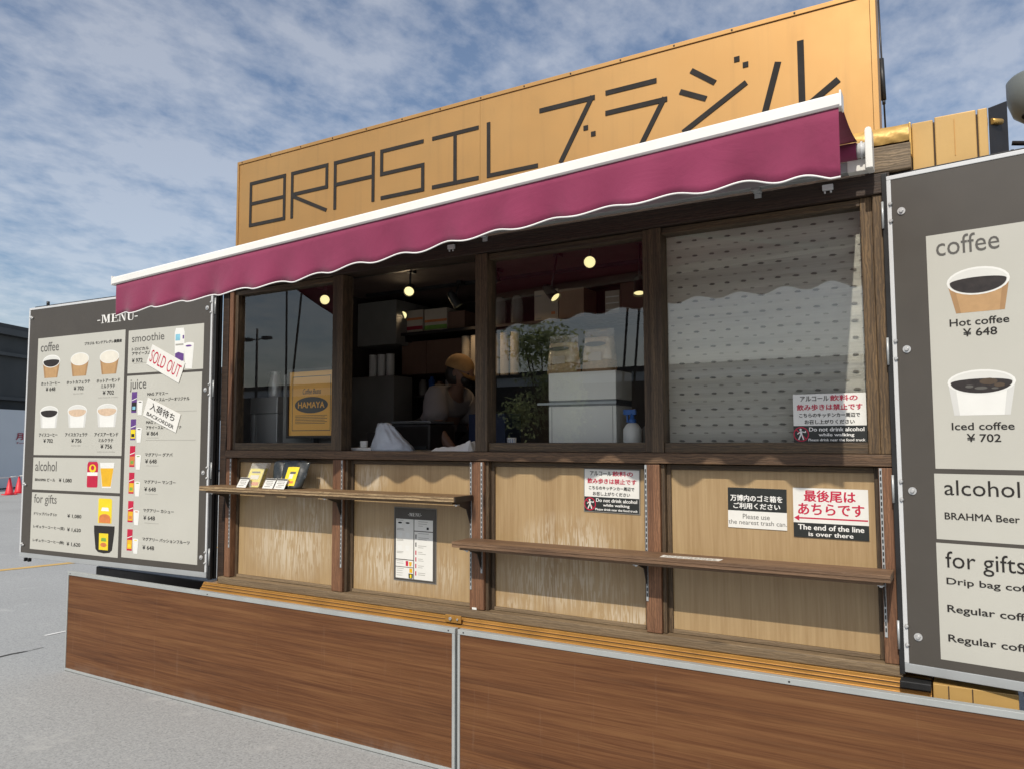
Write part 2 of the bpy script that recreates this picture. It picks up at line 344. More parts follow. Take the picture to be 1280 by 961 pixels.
def tube(bm, p0, p1, r0, r1=None, n=12, mi=0, cap=True):
    r1 = r0 if r1 is None else r1
    p0, p1 = Vector(p0), Vector(p1); d = (p1-p0).normalized(); q = d.to_track_quat('Z', 'Y')
    A, B = [], []
    for i in range(n):
        a = 2*math.pi*i/n; v = q @ Vector((math.cos(a), math.sin(a), 0))
        A.append(bm.verts.new(p0+v*r0)); B.append(bm.verts.new(p1+v*r1))
    for i in range(n):
        f = bm.faces.new([A[i], A[(i+1) % n], B[(i+1) % n], B[i]]); f.material_index = mi; f.smooth = True
    if cap:
        for ring in (A, B):
            try: f = bm.faces.new(ring); f.material_index = mi
            except ValueError: pass
def lathe(bm, prof, cx, cy, cz, n=20, mi=0):
    rings = []
    for r, z in prof: rings.append([bm.verts.new((cx+r*math.cos(2*math.pi*i/n), cy+r*math.sin(2*math.pi*i/n), cz+z)) for i in range(n)])
    for a, b in zip(rings, rings[1:]):
        for i in range(n):
            f = bm.faces.new([a[i], a[(i+1) % n], b[(i+1) % n], b[i]]); f.material_index = mi; f.smooth = True
    for ring, r in ((rings[0], prof[0][0]), (rings[-1], prof[-1][0])):
        if r > 1e-4: f = bm.faces.new(ring); f.material_index = mi
def ell(cx, cz, rx, rz, n=24, a0=0, a1=360):
    return [(cx+rx*math.cos(R(a0+(a1-a0)*i/n)), cz+rz*math.sin(R(a0+(a1-a0)*i/n))) for i in range(n if a1-a0 == 360 else n+1)]
def bar(bm, a, b, wd, y0, y1, mi=0):
    """flat bar between 2 (x,z) points, square ends"""
    a, b = Vector(a), Vector(b); d = (b-a).normalized(); n = Vector((-d.y, d.x))*wd/2; e = d*0
    aprism(bm, [tuple(a-n), tuple(b-n), tuple(b+n), tuple(a+n)], y0, y1, mi)
def thing(name, label, cat, loc=(0, 0, 0), rz=0, group=None):
    o = bpy.data.objects.new(name, None); C.objects.link(o); o.location = loc; o.rotation_euler = (0, 0, rz); o.empty_display_size = .1
    o['label'] = label; o['category'] = cat
    if group: o['group'] = group
    return o
def tag(o, label, cat, group=None):
    o['label'] = label; o['category'] = cat
    if group: o['group'] = group
    return o
def struct(o): o['kind'] = 'structure'; return o
def stuff(o): o['kind'] = 'stuff'; return o

_tc = {}
def glyphs(s, bold, shear=0):
    key = (s, bold, shear)
    if key not in _tc:
        cu = bpy.data.curves.new('t', 'FONT'); cu.body = s; cu.offset = bold; cu.resolution_u = 3; cu.fill_mode = 'FRONT'; cu.shear = shear; cu.space_line = 1
        o = bpy.data.objects.new('t', cu); me = bpy.data.meshes.new_from_object(o)
        vs = [(v.co.x, v.co.y) for v in me.vertices]; fs = [tuple(p.vertices) for p in me.polygons]
        bpy.data.objects.remove(o); bpy.data.curves.remove(cu); bpy.data.meshes.remove(me)
        xs = [v[0] for v in vs]; zs = [v[1] for v in vs]
        _tc[key] = (vs, fs, min(xs), max(xs), min(zs), max(zs))
    return _tc[key]
def text(s, x0, x1, z0, z1, mat, parent, y=-.0015, bold=0.0, rot=0, name='lettering', shear=0):
    """string fitted exactly into the rectangle x0..x1, z0..z1 of the parent's local x-z plane (facing -y)"""
    vs, fs, a, b, c, d = glyphs(s, 0.0, shear)
    cx, cz = (x0+x1)/2, (z0+z1)/2; ca, sa = math.cos(R(rot)), math.sin(R(rot)); P = []
    for vx, vz in vs:
        px = (vx-a)/(b-a)*(x1-x0)-(x1-x0)/2; pz = (vz-c)/(d-c)*(z1-z0)-(z1-z0)/2
        P.append((cx+px*ca-pz*sa, y, cz+px*sa+pz*ca))
    if bold > 0:                                   # heavier print: the glyphs laid three times, a hair apart
        w_ = (z1-z0)*min(.034, bold*2.2+.010); n0 = len(P); F0 = list(fs); fs = list(F0); P0 = list(P)
        for k, (ax, az) in enumerate(((w_, 0), (-w_, 0), (0, w_*.6), (0, -w_*.6))):
            P += [(p[0]+ax, y-.00002*(k+1), p[2]+az) for p in P0]; fs += [tuple(i+n0*(k+1) for i in f) for f in F0]
    me = bpy.data.meshes.new(name); me.from_pydata(P, [], fs); me.update()
    return link(name, me, mat, parent)
def sheet(name, x0, x1, z0, z1, mat, parent, y=-.001, th=.0009):
    return box(name, x0, x1, y, y+th, z0, z1, mat, parent)

# ------------------------------------------------------------------ ground
bm = bmesh.new()
gv = [bm.verts.new(p) for p in ((-900, -900, 0), (900, -900, 0), (900, 900, 0), (-900, 900, 0))]; bm.faces.new(gv)
struct(fin('ground', bm, 'asphalt'))
bm = bmesh.new()
v = [bm.verts.new(p) for p in ((-11.35, -.4, .004), (-11.20, -.4, .004), (-9.75, 5.6, .004), (-9.90, 5.6, .004))]; bm.faces.new(v)
struct(fin('yellow_ground_line', bm, 'yellow_line'))
bm = bmesh.new()
v = [bm.verts.new(p) for p in ((-6.835, .26, .004), (-6.80, .26, .004), (-6.80, 1.4, .004), (-6.835, 1.4, .004))]; bm.faces.new(v)
struct(fin('white_ground_line', bm, 'white_line'))
bm = bmesh.new(); pl, pr = [], []
for i in range(40):
    y = -2.2+i*2.25/39; x = -6.44+.02*math.sin(y*4)+random.uniform(-.007, .007); wd = random.uniform(.006, .015)*(1 if i < 37 else .4)
    pl.append(bm.verts.new((x-wd, y, .004))); pr.append(bm.verts.new((x+wd, y, .004)))
for i in range(39): bm.faces.new([pl[i], pr[i], pr[i+1], pl[i+1]])
struct(fin('ground_crack', bm, 'crack'))

# ------------------------------------------------------------------ the truck body
T = thing('food_truck', 'wooden fronted food truck with four window bays, pale lower panels and gold edging', 'food truck', (-2.3, .9, 0))
T.location = (0, 0, 0)
XL, XR = -4.39, -.265
POST = [(-3.30, -3.215), (-2.31, -2.22), (-1.32, -1.245)]
# posts of the lower bays
for a, b in POST: box('post', a, b, 0, .085, .757, 1.533, 'wood_post', T, .004)
for a, b in POST: box('post_edge', b+.0005, b+.018, .018, .085, .757, 1.533, 'wood_win_v', T, .003)
box('post', -4.262, -4.205, .004, .09, .757, 1.533, 'wood_post', T, .004)
box('post', -4.36, -4.30, .03, .12, .715, 2.66, 'wood_header', T, .004)
box('post', -4.298, -4.264, .055, .12, .715, 2.66, 'black', T, .002)
box('post', -.318, XR, .0, .09, .757, 1.533, 'wood_post', T, .004)
# frame mouldings round each panel
BAY = [(-4.205, -3.30), (-3.197, -2.31), (-2.202, -1.32), (-1.227, -.318)]
for a, b in BAY:
    box('panel', a, b, .060, .078, .757, 1.533, 'panel', T)
    box('moulding', a+.001, a+.020, .046, .0595, .757, 1.532, 'wood_win_v', T, .002)
    box('moulding', b-.020, b-.001, .046, .0595, .757, 1.532, 'wood_win_v', T, .002)
    box('moulding', a+.0205, b-.0205, .046, .0595, 1.508, 1.532, 'wood_win_h', T, .002)
    box('moulding', a+.0205, b-.0205, .044, .0595, .757, .775, 'wood_base', T, .002)
# rail and sill plank
box('rail', -4.262, XR, -.006, .10, 1.537, 1.586, 'wood_rail', T, .004)
box('base_plank', -4.30, XR+.012, -.012, .10, .713, .755, 'wood_base', T, .005)
# gold stepped strip under it
bm = bmesh.new()
prof = [(-.020, .711), (-.020, .697), (-.030, .695), (-.030, .682), (-.042, .680), (-.042, .667), (-.056, .664), (-.056, .640), (.10, .640), (.10, .711)]
a = [bm.verts.new((-4.43, y, z)) for y, z in prof]; b = [bm.verts.new((-.155, y, z)) for y, z in prof]
bm.faces.new(a); bm.faces.new(list(reversed(b)))
for i in range(len(prof)): bm.faces.new([a[i], b[i], b[(i+1) % len(prof)], a[(i+1) % len(prof)]])
bmesh.ops.bevel(bm, geom=bm.edges[:], offset=.0015, segments=1, affect='EDGES')
fin('sill_strip', bm, 'orange_trim', T)
for z, y in ((.6955, -.0305), (.6805, -.0425), (.665, -.0565)):
    box('sill_groove', -4.428, -.157, y-.0005, y+.004, z-.0013, z+.0013, 'groove', T)
# lock tab and white chip at the third post
o = box('latch_plate', -2.43, -2.33, -.052, -.044, .686, .726, 'orange_trim', T, .002)
for x, r_ in ((-2.395, .009), (-2.35, .005)): bm = bmesh.new(); tube(bm, (x, -.053, .707), (x, -.059, .707), r_, n=12); fin('latch_bolt', bm, 'steel', o)
box('chip', -2.29, -2.262, -.006, -.0015, .757, .768, 'white_metal', T, .001)

# window row: mullions, frames, header
def vframe(a, b, y=.008, z0=1.587, z1=2.655, m='wood_win_v', n='window_frame'): return box(n, a, b, y, .09, z0, z1, m, T, .003)
vframe(-4.262, -4.225, .006, m='wood_post'); vframe(-4.224, -4.196, .02)
vframe(-3.318, -3.235, .0, n='mullion'); vframe(-2.275, -2.198, .0, n='mullion')
vframe(-1.318, -1.284, .012); vframe(-1.282, -1.222, .0, n='mullion')
vframe(-.352, -.306, .014, m='wood_win_lit'); vframe(-.304, XR, .0, m='wood_win_lit')
box('window_sill', -4.195, -3.3185, .014, .09, 1.587, 1.634, 'wood_win_h', T, .003)
box('window_sill', -2.1975, -1.3185, .014, .09, 1.587, 1.634, 'wood_win_h', T, .003)
box('window_sill', -1.2215, -.3525, .010, .09, 1.587, 1.634, 'wood_win_h', T, .003)
for a, b in ((-4.195, -3.3185), (-2.1975, -1.3185), (-1.2215, -.3525)):
    box('window_head', a, b, .014, .09, 2.652-.030, 2.652, 'wood_win_h', T, .003)
for a, b in ((-4.195, -3.3185), (-2.1975, -1.3185), (-1.2215, -.3525)):
    bm = bmesh.new(); aflat(bm, [(a-.004, 1.628), (b+.004, 1.628), (b+.004, 2.628), (a-.004, 2.628)], .050); fin('window_pane', bm, 'glass', T)
box('header', XL, XR+.03, -.010, .12, 2.657, 2.742, 'wood_header', T, .004)
box('fascia', XL, XR-.03, .03, .12, 2.744, 2.90, 'wood_header', T, .003)
box('fascia_block', -.293, -.153, -.012, .12, 2.744, 2.852, 'wood_block', T, .004)
# crinkled gold cornice
bm = bmesh.new(); nx, na = 260, 14; G = []
random.seed(3)
xx = [-4.40+(4.40-.158)*i/nx for i in range(nx+1)]
for i, x in enumerate(xx):
    row = []
    for j in range(na+1):
        a = R(-35+150*j/na); rr = .052+.0025*math.sin(x*90+j*1.7)*(1 if j < 6 else .3)+random.uniform(-.0012, .0012)
        row.append(bm.verts.new((x, .045-rr*math.cos(a)*1.0, 2.893+rr*math.sin(a))))
    G.append(row)
for i in range(nx):
    for j in range(na): bm.faces.new([G[i][j], G[i+1][j], G[i+1][j+1], G[i][j+1]])
fin('roof_cornice', bm, 'gold_foil', T, smooth=True)
box('cornice_end', -.157, -.150, -.004, .12, 2.80, 2.935, 'gold', T, .002)
# container section at the right: gold corrugated wall panels
for a, b in ((-.149, -.072), (-.066, .078), (.084, .117)):
    box('wall_panel', a, b, .04, .075, .66, 2.952 if a > -.1 else 2.944, 'gold_dull', T, .004)
for a, b in ((-.0715, -.0665), (.0785, .0835)):
    box('panel_rib', a, b, .048, .072, .66, 2.935, 'groove', T)
box('panel_rib', .0015, .0045, .0375, .0398, 2.78, 2.93, 'orange_trim', T)
box('wall_panel', -.150, .125, -.045, .035, .66, .716, 'gold_dull', T, .003)
for x in (-.098, -.020): box('panel_rib', x-.002, x+.002, -.0465, -.0455, .66, .714, 'groove', T)
box('black_sill', -.262, -.155, -.07, .0, .690, .716, 'black', T, .003)
# folded black flap and innards above the right board
bm = bmesh.new()
for q in (((.121, .05, 2.952), (.185, .14, 3.00), (.185, .16, 2.62), (.121, .07, 2.62)),):
    v = [bm.verts.new(p) for p in q]; v2 = [bm.verts.new((p[0]+.004, p[1]+.003, p[2])) for p in q]
    bm.faces.new(v); bm.faces.new(v2[::-1])
    for i in range(4): bm.faces.new([v[i], v2[i], v2[(i+1) % 4], v[(i+1) % 4]])
fin('end_flap', bm, 'dark_metal', T)
bm = bmesh.new(); tube(bm, (.13, .06, 2.90), (.165, .10, 2.905), .012, n=10); fin('flap_bolt', bm, 'gold', T)
# roof, floor, end walls, back wall and ceiling
box('roof', -4.40, .12, .10, 2.15, 2.90, 2.935, 'gold_dull', T, .003)
box('ceiling', -4.36, -.20, .125, 2.10, 2.84, 2.899, 'ceiling', T)
box('floor', -4.40, .12, .105, 2.15, .64, .72, 'interior', T)
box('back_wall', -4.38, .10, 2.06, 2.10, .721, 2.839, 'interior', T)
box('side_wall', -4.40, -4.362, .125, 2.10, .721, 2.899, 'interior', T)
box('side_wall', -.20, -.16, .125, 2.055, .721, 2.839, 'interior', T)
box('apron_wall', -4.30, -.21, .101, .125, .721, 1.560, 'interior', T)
box('counter', -4.30, -.21, .126, .62, 1.560, 1.585, 'counter', T, .003)
# chassis visible under the left board
box('chassis_beam', -5.95, -4.45, .16, .30, .52, .668, 'dark_metal', T, .01)
for x in (-5.92, -5.2, -4.6): box('chassis_post', x, x+.07, .17, .27, .30, .519, 'dark_metal', T, .004)
box('chassis_beam', -4.40, .10, .15, .30, .46, .63, 'dark_metal', T, .01)
for x in (-3.6, -.9):
    bm = bmesh.new(); tube(bm, (x, .305, .37), (x, .50, .37), .37, n=32); wheel = fin('wheel', bm, 'black', T)
    bm = bmesh.new(); tube(bm, (x, .298, .37), (x, .3045, .37), .2, n=24); fin('wheel_rim', bm, 'alu', wheel)
# perforated shelf standards
def standard(x, z0, z1, y=-.004):
    o = box('shelf_standard', x-.005, x+.005, y, y+.0038, z0, z1, 'alu', T)
    bm = bmesh.new(); z = z0+.02
    while z < z1-.02: abox(bm, x-.0026, x+.0026, y-.0006, y-.0001, z, z+.016); z += .025
    stuff(fin('slots', bm, 'black', o))
for x, z0, z1 in ((-3.224, .90, 1.53), (-2.300, .86, 1.53), (-2.232, .95, 1.53), (-1.312, .90, 1.53), (-.309, .86, 1.53)): standard(x, z0, z1)
standard(-4.214, .95, 1.53, 0)

# ------------------------------------------------------------------ roof sign
SG = thing('roof_sign', 'long gold sign board reading BRASIL in thin black strokes above the awning', 'sign', (0, .14, 0))
SXL, SXR, SZ0, SZ1 = -4.376, -.273, 2.937, 3.61
box('sign_panel', SXL+.02, -2.334, .0, .10, SZ0, SZ1-.024, 'sign_gold', SG)
box('sign_panel', -2.3325, -.298, .0, .10, SZ0, SZ1-.024, 'sign_gold', SG)
box('sign_edge', SXL, SXR, -.006, .11, SZ1-.0215, SZ1, 'sign_gold', SG, .002)
box('sign_edge', SXL, SXL+.018, -.006, .11, SZ0, SZ1-.0225, 'sign_gold', SG, .002)
box('sign_edge', -.2965, SXR, -.006, .11, SZ0, SZ1-.0225, 'sign_gold', SG, .002)
bm = bmesh.new(); abox(bm, SXL-.02, SXL-.001, .03, .05, 3.46, 3.50); tube(bm, (SXL-.012, .04, 3.50), (SXL-.012, .04, 3.53), .006, n=8); fin('side_bracket', bm, 'dark_metal', SG)
for i in range(15):
    x = SXL+.05+(SXR-SXL-.10)*i/14
    bm = bmesh.new(); tube(bm, (x, -.0062, SZ1-.011), (x, -.0085, SZ1-.011), .0045, n=8); fin('screw', bm, 'dark_metal', SG)
LW = .023
def letter(segs, lw=LW):
    bm = bmesh.new()
    for k, (p, q) in enumerate(segs): bar(bm, p, q, lw, -.0035-.0002*k, -.0002)
    fin('letter', bm, 'ink', SG)
h = LW/2; zt, zb_, zm = 3.443, 3.125, 3.287
def box_s(x0, x1, a, b): return [((x0-h, b-h), (x1+h, b-h))]
letter([((-4.235, zb_), (-4.235, zt)), ((-3.905, zb_), (-3.905, zt)), ((-4.235-h, zt-h), (-3.905+h, zt-h)), ((-4.235, zm), (-3.905, zm)), ((-4.235-h, zb_+h), (-3.905+h, zb_+h))])
letter([((-3.832, zb_), (-3.832, zt)), ((-3.832-h, zt-h), (-3.518+h, zt-h)), ((-3.518, zm-h), (-3.518, zt)), ((-3.832, zm), (-3.518+h, zm)), ((-3.83, zm-.01), (-3.518, zb_+.008))])
letter([((-3.445, zb_), (-3.445, zt)), ((-3.126, zb_), (-3.126, zt)), ((-3.445-h, zt-h), (-3.126+h, zt-h)), ((-3.445, zm), (-3.126, zm))])
letter([((-3.058-h, zt-h), (-2.735, zt-h)), ((-3.058, zm-h), (-3.058, zt)), ((-3.058-h, zm), (-2.740+h, zm)), ((-2.740, zb_), (-2.740, zm)), ((-3.063, zb_+h), (-2.740+h, zb_+h))])
letter([((-2.671, zt-h), (-2.342, zt-h)), ((-2.506, zb_+.01), (-2.506, zt-.01)), ((-2.671, zb_+h), (-2.342, zb_+h))])
letter([((-2.275, zb_), (-2.275, 3.447)), ((-2.275-h, zb_+h), (-1.957, zb_+h))])
K = .026
letter([((-1.946, 3.439), (-1.615, 3.439)), ((-1.628, 3.449), (-1.82, 3.125))], K)
for x, z in ((-1.669, 3.285), (-1.626, 3.244), (-.876, 3.452), (-.836, 3.415)): letter([((x-.013, z), (x+.013, z))], K)
letter([((-1.554, 3.446), (-1.276, 3.446)), ((-1.556, 3.338), (-1.222, 3.338)), ((-1.235, 3.349), (-1.375, 3.11))], K)
letter([((-1.098, 3.452), (-.982, 3.362)), ((-1.156, 3.359), (-1.027, 3.293)), ((-.834, 3.328), (-1.145, 3.150))], K)
letter([((-.688, 3.39), (-.765, 3.12))], K+.003)
letter([((-.588, 3.465), (-.588, 3.12)), ((-.592, 3.135), (-.432, 3.243))], K+.003)
# stay cable with turnbuckle behind the sign's right edge
st = thing('stay_cable', 'thin black stay cable with turnbuckle at the right end of the gold sign', 'cable', (-.262, .30, 0))
bm = bmesh.new(); tube(bm, (0, 0, 2.93), (-.012, -.02, 3.80), .004, n=8); fin('wire', bm, 'dark_metal', st)
bm = bmesh.new(); tube(bm, (-.0035, -.006, 3.17), (-.0075, -.012, 3.36), .011, n=10); tube(bm, (-.0035, -.006, 3.15), (-.0035, -.006, 3.17), .007, n=8); fin('turnbuckle', bm, 'black', st)

# ------------------------------------------------------------------ awning
AW = thing('awning', 'burgundy retractable awning with scalloped valance and white piping above the windows', 'awning', (0, 0, 0))
AL, AR = -4.165, -.305
def bt(x): return 2.735-(AR-x)*.155/3.86            # top of the front bar at x
def by(x): return -.905+(AR-x)*.030/3.86
PER = .247
VLOW = [(-4.2, 2.344), (-3.2, 2.379), (-2.71, 2.396), (-2.25, 2.427), (-1.75, 2.455), (-1.25, 2.477), (-.73, 2.480), (-.30, 2.464)]   # lowest points of the sagging hem
def vz(x):
    c = math.cos((x+.735)/PER*2*math.pi); a = (.011+.010*max(0, (x+1.0)/.7))*min(1, max(0, (-.34-x)/.12))
    lo = VLOW[0][1]
    for (xa, za), (xb, zb) in zip(VLOW, VLOW[1:]):
        if xa <= x <= xb: lo = za+(zb-za)*(x-xa)/(xb-xa)
    return lo+a*(1-c)
bm = bmesh.new()                                       # front bar: rounded aluminium extrusion
pr = []
for x in (AL, AR):
    ring = []
    for yy, zz in ((-.006, 0), (.012, .006), (.034, .002), (.040, -.012), (.040, -.040), (.030, -.046), (-.010, -.046), (-.016, -.040), (-.016, -.010)):
        ring.append(bm.verts.new((x, by(x)+yy, bt(x)+zz)))
    pr.append(ring)
n = len(pr[0])
for i in range(n): bm.faces.new([pr[0][i], pr[1][i], pr[1][(i+1) % n], pr[0][(i+1) % n]])
bm.faces.new(pr[0]); bm.faces.new(pr[1][::-1])
fin('front_bar', bm, 'white_metal', AW)
for x in (AL, AR):
    s = 1 if x == AR else -1
    box('bar_cap', min(x, x+s*.006), max(x, x+s*.006), by(x)-.018, by(x)+.042, bt(x)-.048, bt(x)+.005, 'white_trim', AW, .002)
# valance hanging from the bar
def strip(name, top, bot, mat, thick=.002, nx=640, nz=6, x0=AL+.025, x1=AR-.004):
    bm = bmesh.new(); F = []
    for i in range(nx+1):
        x = x0+(x1-x0)*i/nx; row = []
        for j in range(nz+1):
            k = j/nz; zt_, zb = top(x), bot(x); z = zt_+(zb-zt_)*k
            y = by(x)-.004+k*(-.013*k*math.cos((x+.735)/PER*2*math.pi)+.007*math.sin(x*9.1+1.3)+.006*math.sin(x*23+.4+k*2))+.012*k*math.sin(x*2.1)
            row.append((x, y, z))
        F.append(row)
    vf = [[bm.verts.new(p) for p in r] for r in F]; vb = [[bm.verts.new((p[0], p[1]+thick, p[2])) for p in r] for r in F]
    for i in range(nx):
        for j in range(nz):
            bm.faces.new([vf[i][j], vf[i][j+1], vf[i+1][j+1], vf[i+1][j]]); bm.faces.new([vb[i][j], vb[i+1][j], vb[i+1][j+1], vb[i][j+1]])
        bm.faces.new([vf[i][nz], vb[i][nz], vb[i+1][nz], vf[i+1][nz]]); bm.faces.new([vf[i][0], vf[i+1][0], vb[i+1][0], vb[i][0]])
    bm.faces.new([vf[0][j] for j in range(nz+1)]+[vb[0][j] for j in range(nz, -1, -1)]); bm.faces.new([vf[nx][j] for j in range(nz, -1, -1)]+[vb[nx][j] for j in range(nz+1)])
    return fin(name, bm, mat, AW, smooth=True), F
val, F = strip('valance', lambda x: bt(x)-.044, vz, 'awning')
bm = bmesh.new(); pts = [r[-1] for r in F]; prev = None                # white piping
for p in pts:
    ring = [bm.verts.new((p[0], p[1]+.001+.0030*math.cos(a), p[2]+.0034*math.sin(a))) for a in [2*math.pi*k/6 for k in range(6)]]
    if prev:
        for k in range(6): bm.faces.new([prev[k], ring[k], ring[(k+1) % 6], prev[(k+1) % 6]])
    prev = ring
fin('piping', bm, 'white_trim', val, smooth=True)
# cloth from roller to front bar
bm = bmesh.new(); nx, ny = 60, 10; V = []
for i in range(nx+1):
    k = i/nx; xr = AL+.03+(AR-.035-AL-.03)*k; xf = AL+.025+(AR-.004-AL-.025)*k; row = []
    for j in range(ny+1):
        s = j/ny; x = xr+(xf-xr)*s; y = -.10+(by(xf)+.02+.10)*s; z = 2.858+(bt(xf)-.002-2.858)*s-.022*math.sin(math.pi*s)
        row.append(bm.verts.new((x, y, z)))
    V.append(row)
for i in range(nx):
    for j in range(ny): bm.faces.new([V[i][j], V[i+1][j], V[i+1][j+1], V[i][j+1]])
r = bmesh.ops.solidify(bm, geom=bm.faces[:], thickness=.0015)
fin('awning_cloth', bm, 'awning', AW, smooth=True)
bm = bmesh.new(); tube(bm, (AL+.02, -.085, 2.825), (-.345, -.085, 2.825), .035, n=20); fin('roller', bm, 'awning', AW)
bm = bmesh.new(); tube(bm, (-.3445, -.085, 2.825), (-.312, -.085, 2.825), .030, n=20); tube(bm, (-.330, -.085, 2.825), (-.322, -.085, 2.825), .036, n=20); fin('roller_end', bm, 'alu_bright', AW)
bm = bmesh.new()
aprism(bm, [(-.3105, 2.735), (-.285, 2.735), (-.285, 2.895), (-.290, 2.905), (-.306, 2.905), (-.3105, 2.895)], -.125, -.045)
bmesh.ops.bevel(bm, geom=bm.edges[:], offset=.003, segments=2, affect='EDGES'); fin('end_bracket', bm, 'white_metal', AW)
box('end_bracket', AL-.01, AL+.015, -.125, -.045, 2.735, 2.90, 'white_metal', AW, .003)
box('square_bar', AL+.02, -.3115, -.068, -.024, 2.748, 2.790, 'alu', AW, .002)
box('bar_sleeve', -.385, -.3118, -.0725, -.020, 2.745, 2.794, 'white_metal', AW, .002)
for x in (-.76, -2.20, -3.5):
    o = box('wall_bracket', x-.018, x+.018, -.070, -.0125, 2.735, 2.747, 'alu', AW, .002)
    box('bracket_plate', x-.015, x+.015, -.0185, -.0125, 2.715, 2.734, 'alu', o, .001)
for x0, xe, xf in ((-.50, -1.30, -.62), (-3.95, -3.15, -3.80)):       # folding arms
    bm = bmesh.new(); e = (xe, -.44, 2.765 if x0 > -1 else 2.69)
    abox(bm, x0-.025, x0+.025, -.10, -.0125, 2.755, 2.800)
    tube(bm, (x0, -.085, 2.775), e, .018, n=10); tube(bm, e, (xf, by(xf)+.030, bt(xf)-.028), .016, n=10); tube(bm, (e[0], e[1], e[2]-.03), (e[0], e[1], e[2]+.03), .026, n=12)
    fin('folding_arm', bm, 'alu', AW)
for x in (-.47, -2.42):                                          # hooks on the header
    bm = bmesh.new(); abox(bm, x-.022, x+.022, -.028, -.0105, 2.700, 2.725, 0, .004); tube(bm, (x-.012, -.02, 2.70), (x-.012, -.02, 2.688), .004, n=8); tube(bm, (x+.012, -.02, 2.70), (x+.012, -.02, 2.688), .004, n=8)
    fin('header_clip', bm, 'alu_bright', T)

# ------------------------------------------------------------------ menu boards
TH_L, TH_R = R(3.02), R(-8.5)
ZB, ZT = .742, 2.716
def board_base(o, x0, x1):
    """frame + grey plate in the board's own x (hinge side at 0)"""
    box('board_plate', x0+.0165, x1-.0165, 0, .028, ZB+.036, ZT-.018, 'board_grey', o)
    fr = box('frame', x0, x1, -.003, .042, ZB, ZB+.035, 'alu', o, .002)
    box('frame', x0, x1, -.003, .042, ZT-.017, ZT, 'alu_bright', o, .002)
    box('frame', x0, x0+.016, -.003, .042, ZB+.0355, ZT-.0175, 'alu_bright', o, .002)
    box('frame', x1-.016, x1, -.003, .042, ZB+.0355, ZT-.0175, 'alu_bright', o, .002)
    box('back_edge', x0-(.026 if x0 == 0 else .004), x1+(.026 if x1 == 0 else .004), .043, .062, ZB-.012, ZT+.020, 'black', o, .002)
def hinge_strip(o, a, b): box('hinge_strip', a, b, .006, .028, ZB-.012, ZT+.018, 'black', o, .002)
def bolt(o, x, z, big=False):
    bm = bmesh.new()
    if big: tube(bm, (x, -.0005, z), (x, -.004, z), .015, n=16); tube(bm, (x, -.004, z), (x, -.012, z), .0085, .006, n=12)
    else: tube(bm, (x, -.004, z), (x, -.012, z), .0085, .005, n=10)
    fin('bolt', bm, 'steel', o)
BL = thing('menu_board', 'left hand grey menu board with Japanese prices, hinged open at the truck', 'menu board', (-4.39, -.03, 0), 0)
BL.rotation_euler = (0, 0, TH_L)          # local x negative towards the far end
BR = thing('menu_board', 'right hand grey menu board in English, cut off by the edge of the picture', 'menu board', (-.245, -.03, 0), 0)
BR.rotation_euler = (0, 0, TH_R)
board_base(BL, -2.10, 0); board_base(BR, 0, 2.10); hinge_strip(BL, .001, .027); hinge_strip(BR, -.021, -.001)
for z in (2.563, 2.003, 1.445, .883):
    bolt(BR, .052, z, True); bolt(BR, .013, z+.036); bolt(BR, .013, z-.035)
    bolt(BL, -.052, z-.01, True); bolt(BL, -.013, z+.026); bolt(BL, -.013, z-.045)
for z in (2.638, 1.312, .842): bolt(BL, -2.075, z, True); bolt(BL, -2.045, z-.004)
for o, sx in ((BL, 1), (BR, -1)):                                   # hinges
    for z in (2.56, 2.00, 1.45, .88):
        bm = bmesh.new(); x = .019*sx
        tube(bm, (x, .003, z-.055), (x, .003, z+.055), .005, n=10)
        fin('hinge', bm, 'alu', o)
bm = bmesh.new()
for x in (-2.05, -2.0): abox(bm, x, x+.014, .004, .03, ZB-.034, ZB-.006, 0, .003)
fin('stop_lug', bm, 'black', BL)
tube_b = bmesh.new(); tube(tube_b, (-1.94, .05, ZT+.02), (-1.94, .05, ZT+.05), .012, n=10); fin('top_pin', tube_b, 'black', BL)

# serif -MENU- from strokes
def serif_menu(o, x0, x1, z0, z1, mat, y=-.0015):
    bm = bmesh.new(); Wd = x1-x0; H = z1-z0; H0 = z0
    def q(pts): aflat(bm, [(x0+a*Wd, z0+b*H) for a, b in pts], y)
    def rct(a, b, c, d): q([(a, c), (b, c), (b, d), (a, d)])
    rct(0, .075, .34, .44); rct(.925, 1, .34, .44)
    # M
    rct(.10, .17, 0, .05); rct(.125, .145, .05, .95); rct(.10, .15, .95, 1); q([(.145, 1), (.185, 1), (.235, .22), (.215, .0)]); q([(.215, 0), (.24, .2), (.28, 1), (.265, 1)])
    rct(.28, .33, .95, 1); rct(.27, .31, .05, .95); rct(.25, .33, 0, .05)
    # E
    rct(.35, .52, 0, .06); rct(.375, .415, .06, .94); rct(.35, .51, .94, 1); rct(.415, .475, .47, .53); rct(.475, .485, .4, .6); rct(.50, .51, .75, .94); rct(.515, .525, 0, .28)
    # N
    rct(.535, .60, 0, .05); rct(.56, .575, .05, .95); rct(.535, .59, .95, 1); q([(.575, 1), (.615, 1), (.70, .02), (.685, 0), (.675, 0)]); rct(.685, .70, .0, .95); rct(.66, .725, .95, 1)
    # U
    rct(.74, .82, .95, 1); rct(.765, .80, .22, .95); q([(.765, .22), (.775, .08), (.80, .0), (.845, 0), (.845, .05), (.815, .08), (.80, .22)]); q([(.845, 0), (.87, .0), (.89, .10), (.895, .25), (.88, .25), (.875, .12), (.86, .05), (.845, .05)]); rct(.88, .895, .25, .95); rct(.86, .92, .95, 1)
    return fin('lettering', bm, mat, o)
serif_menu(BL, -1.232, -.772, 2.528, 2.590, 'white')

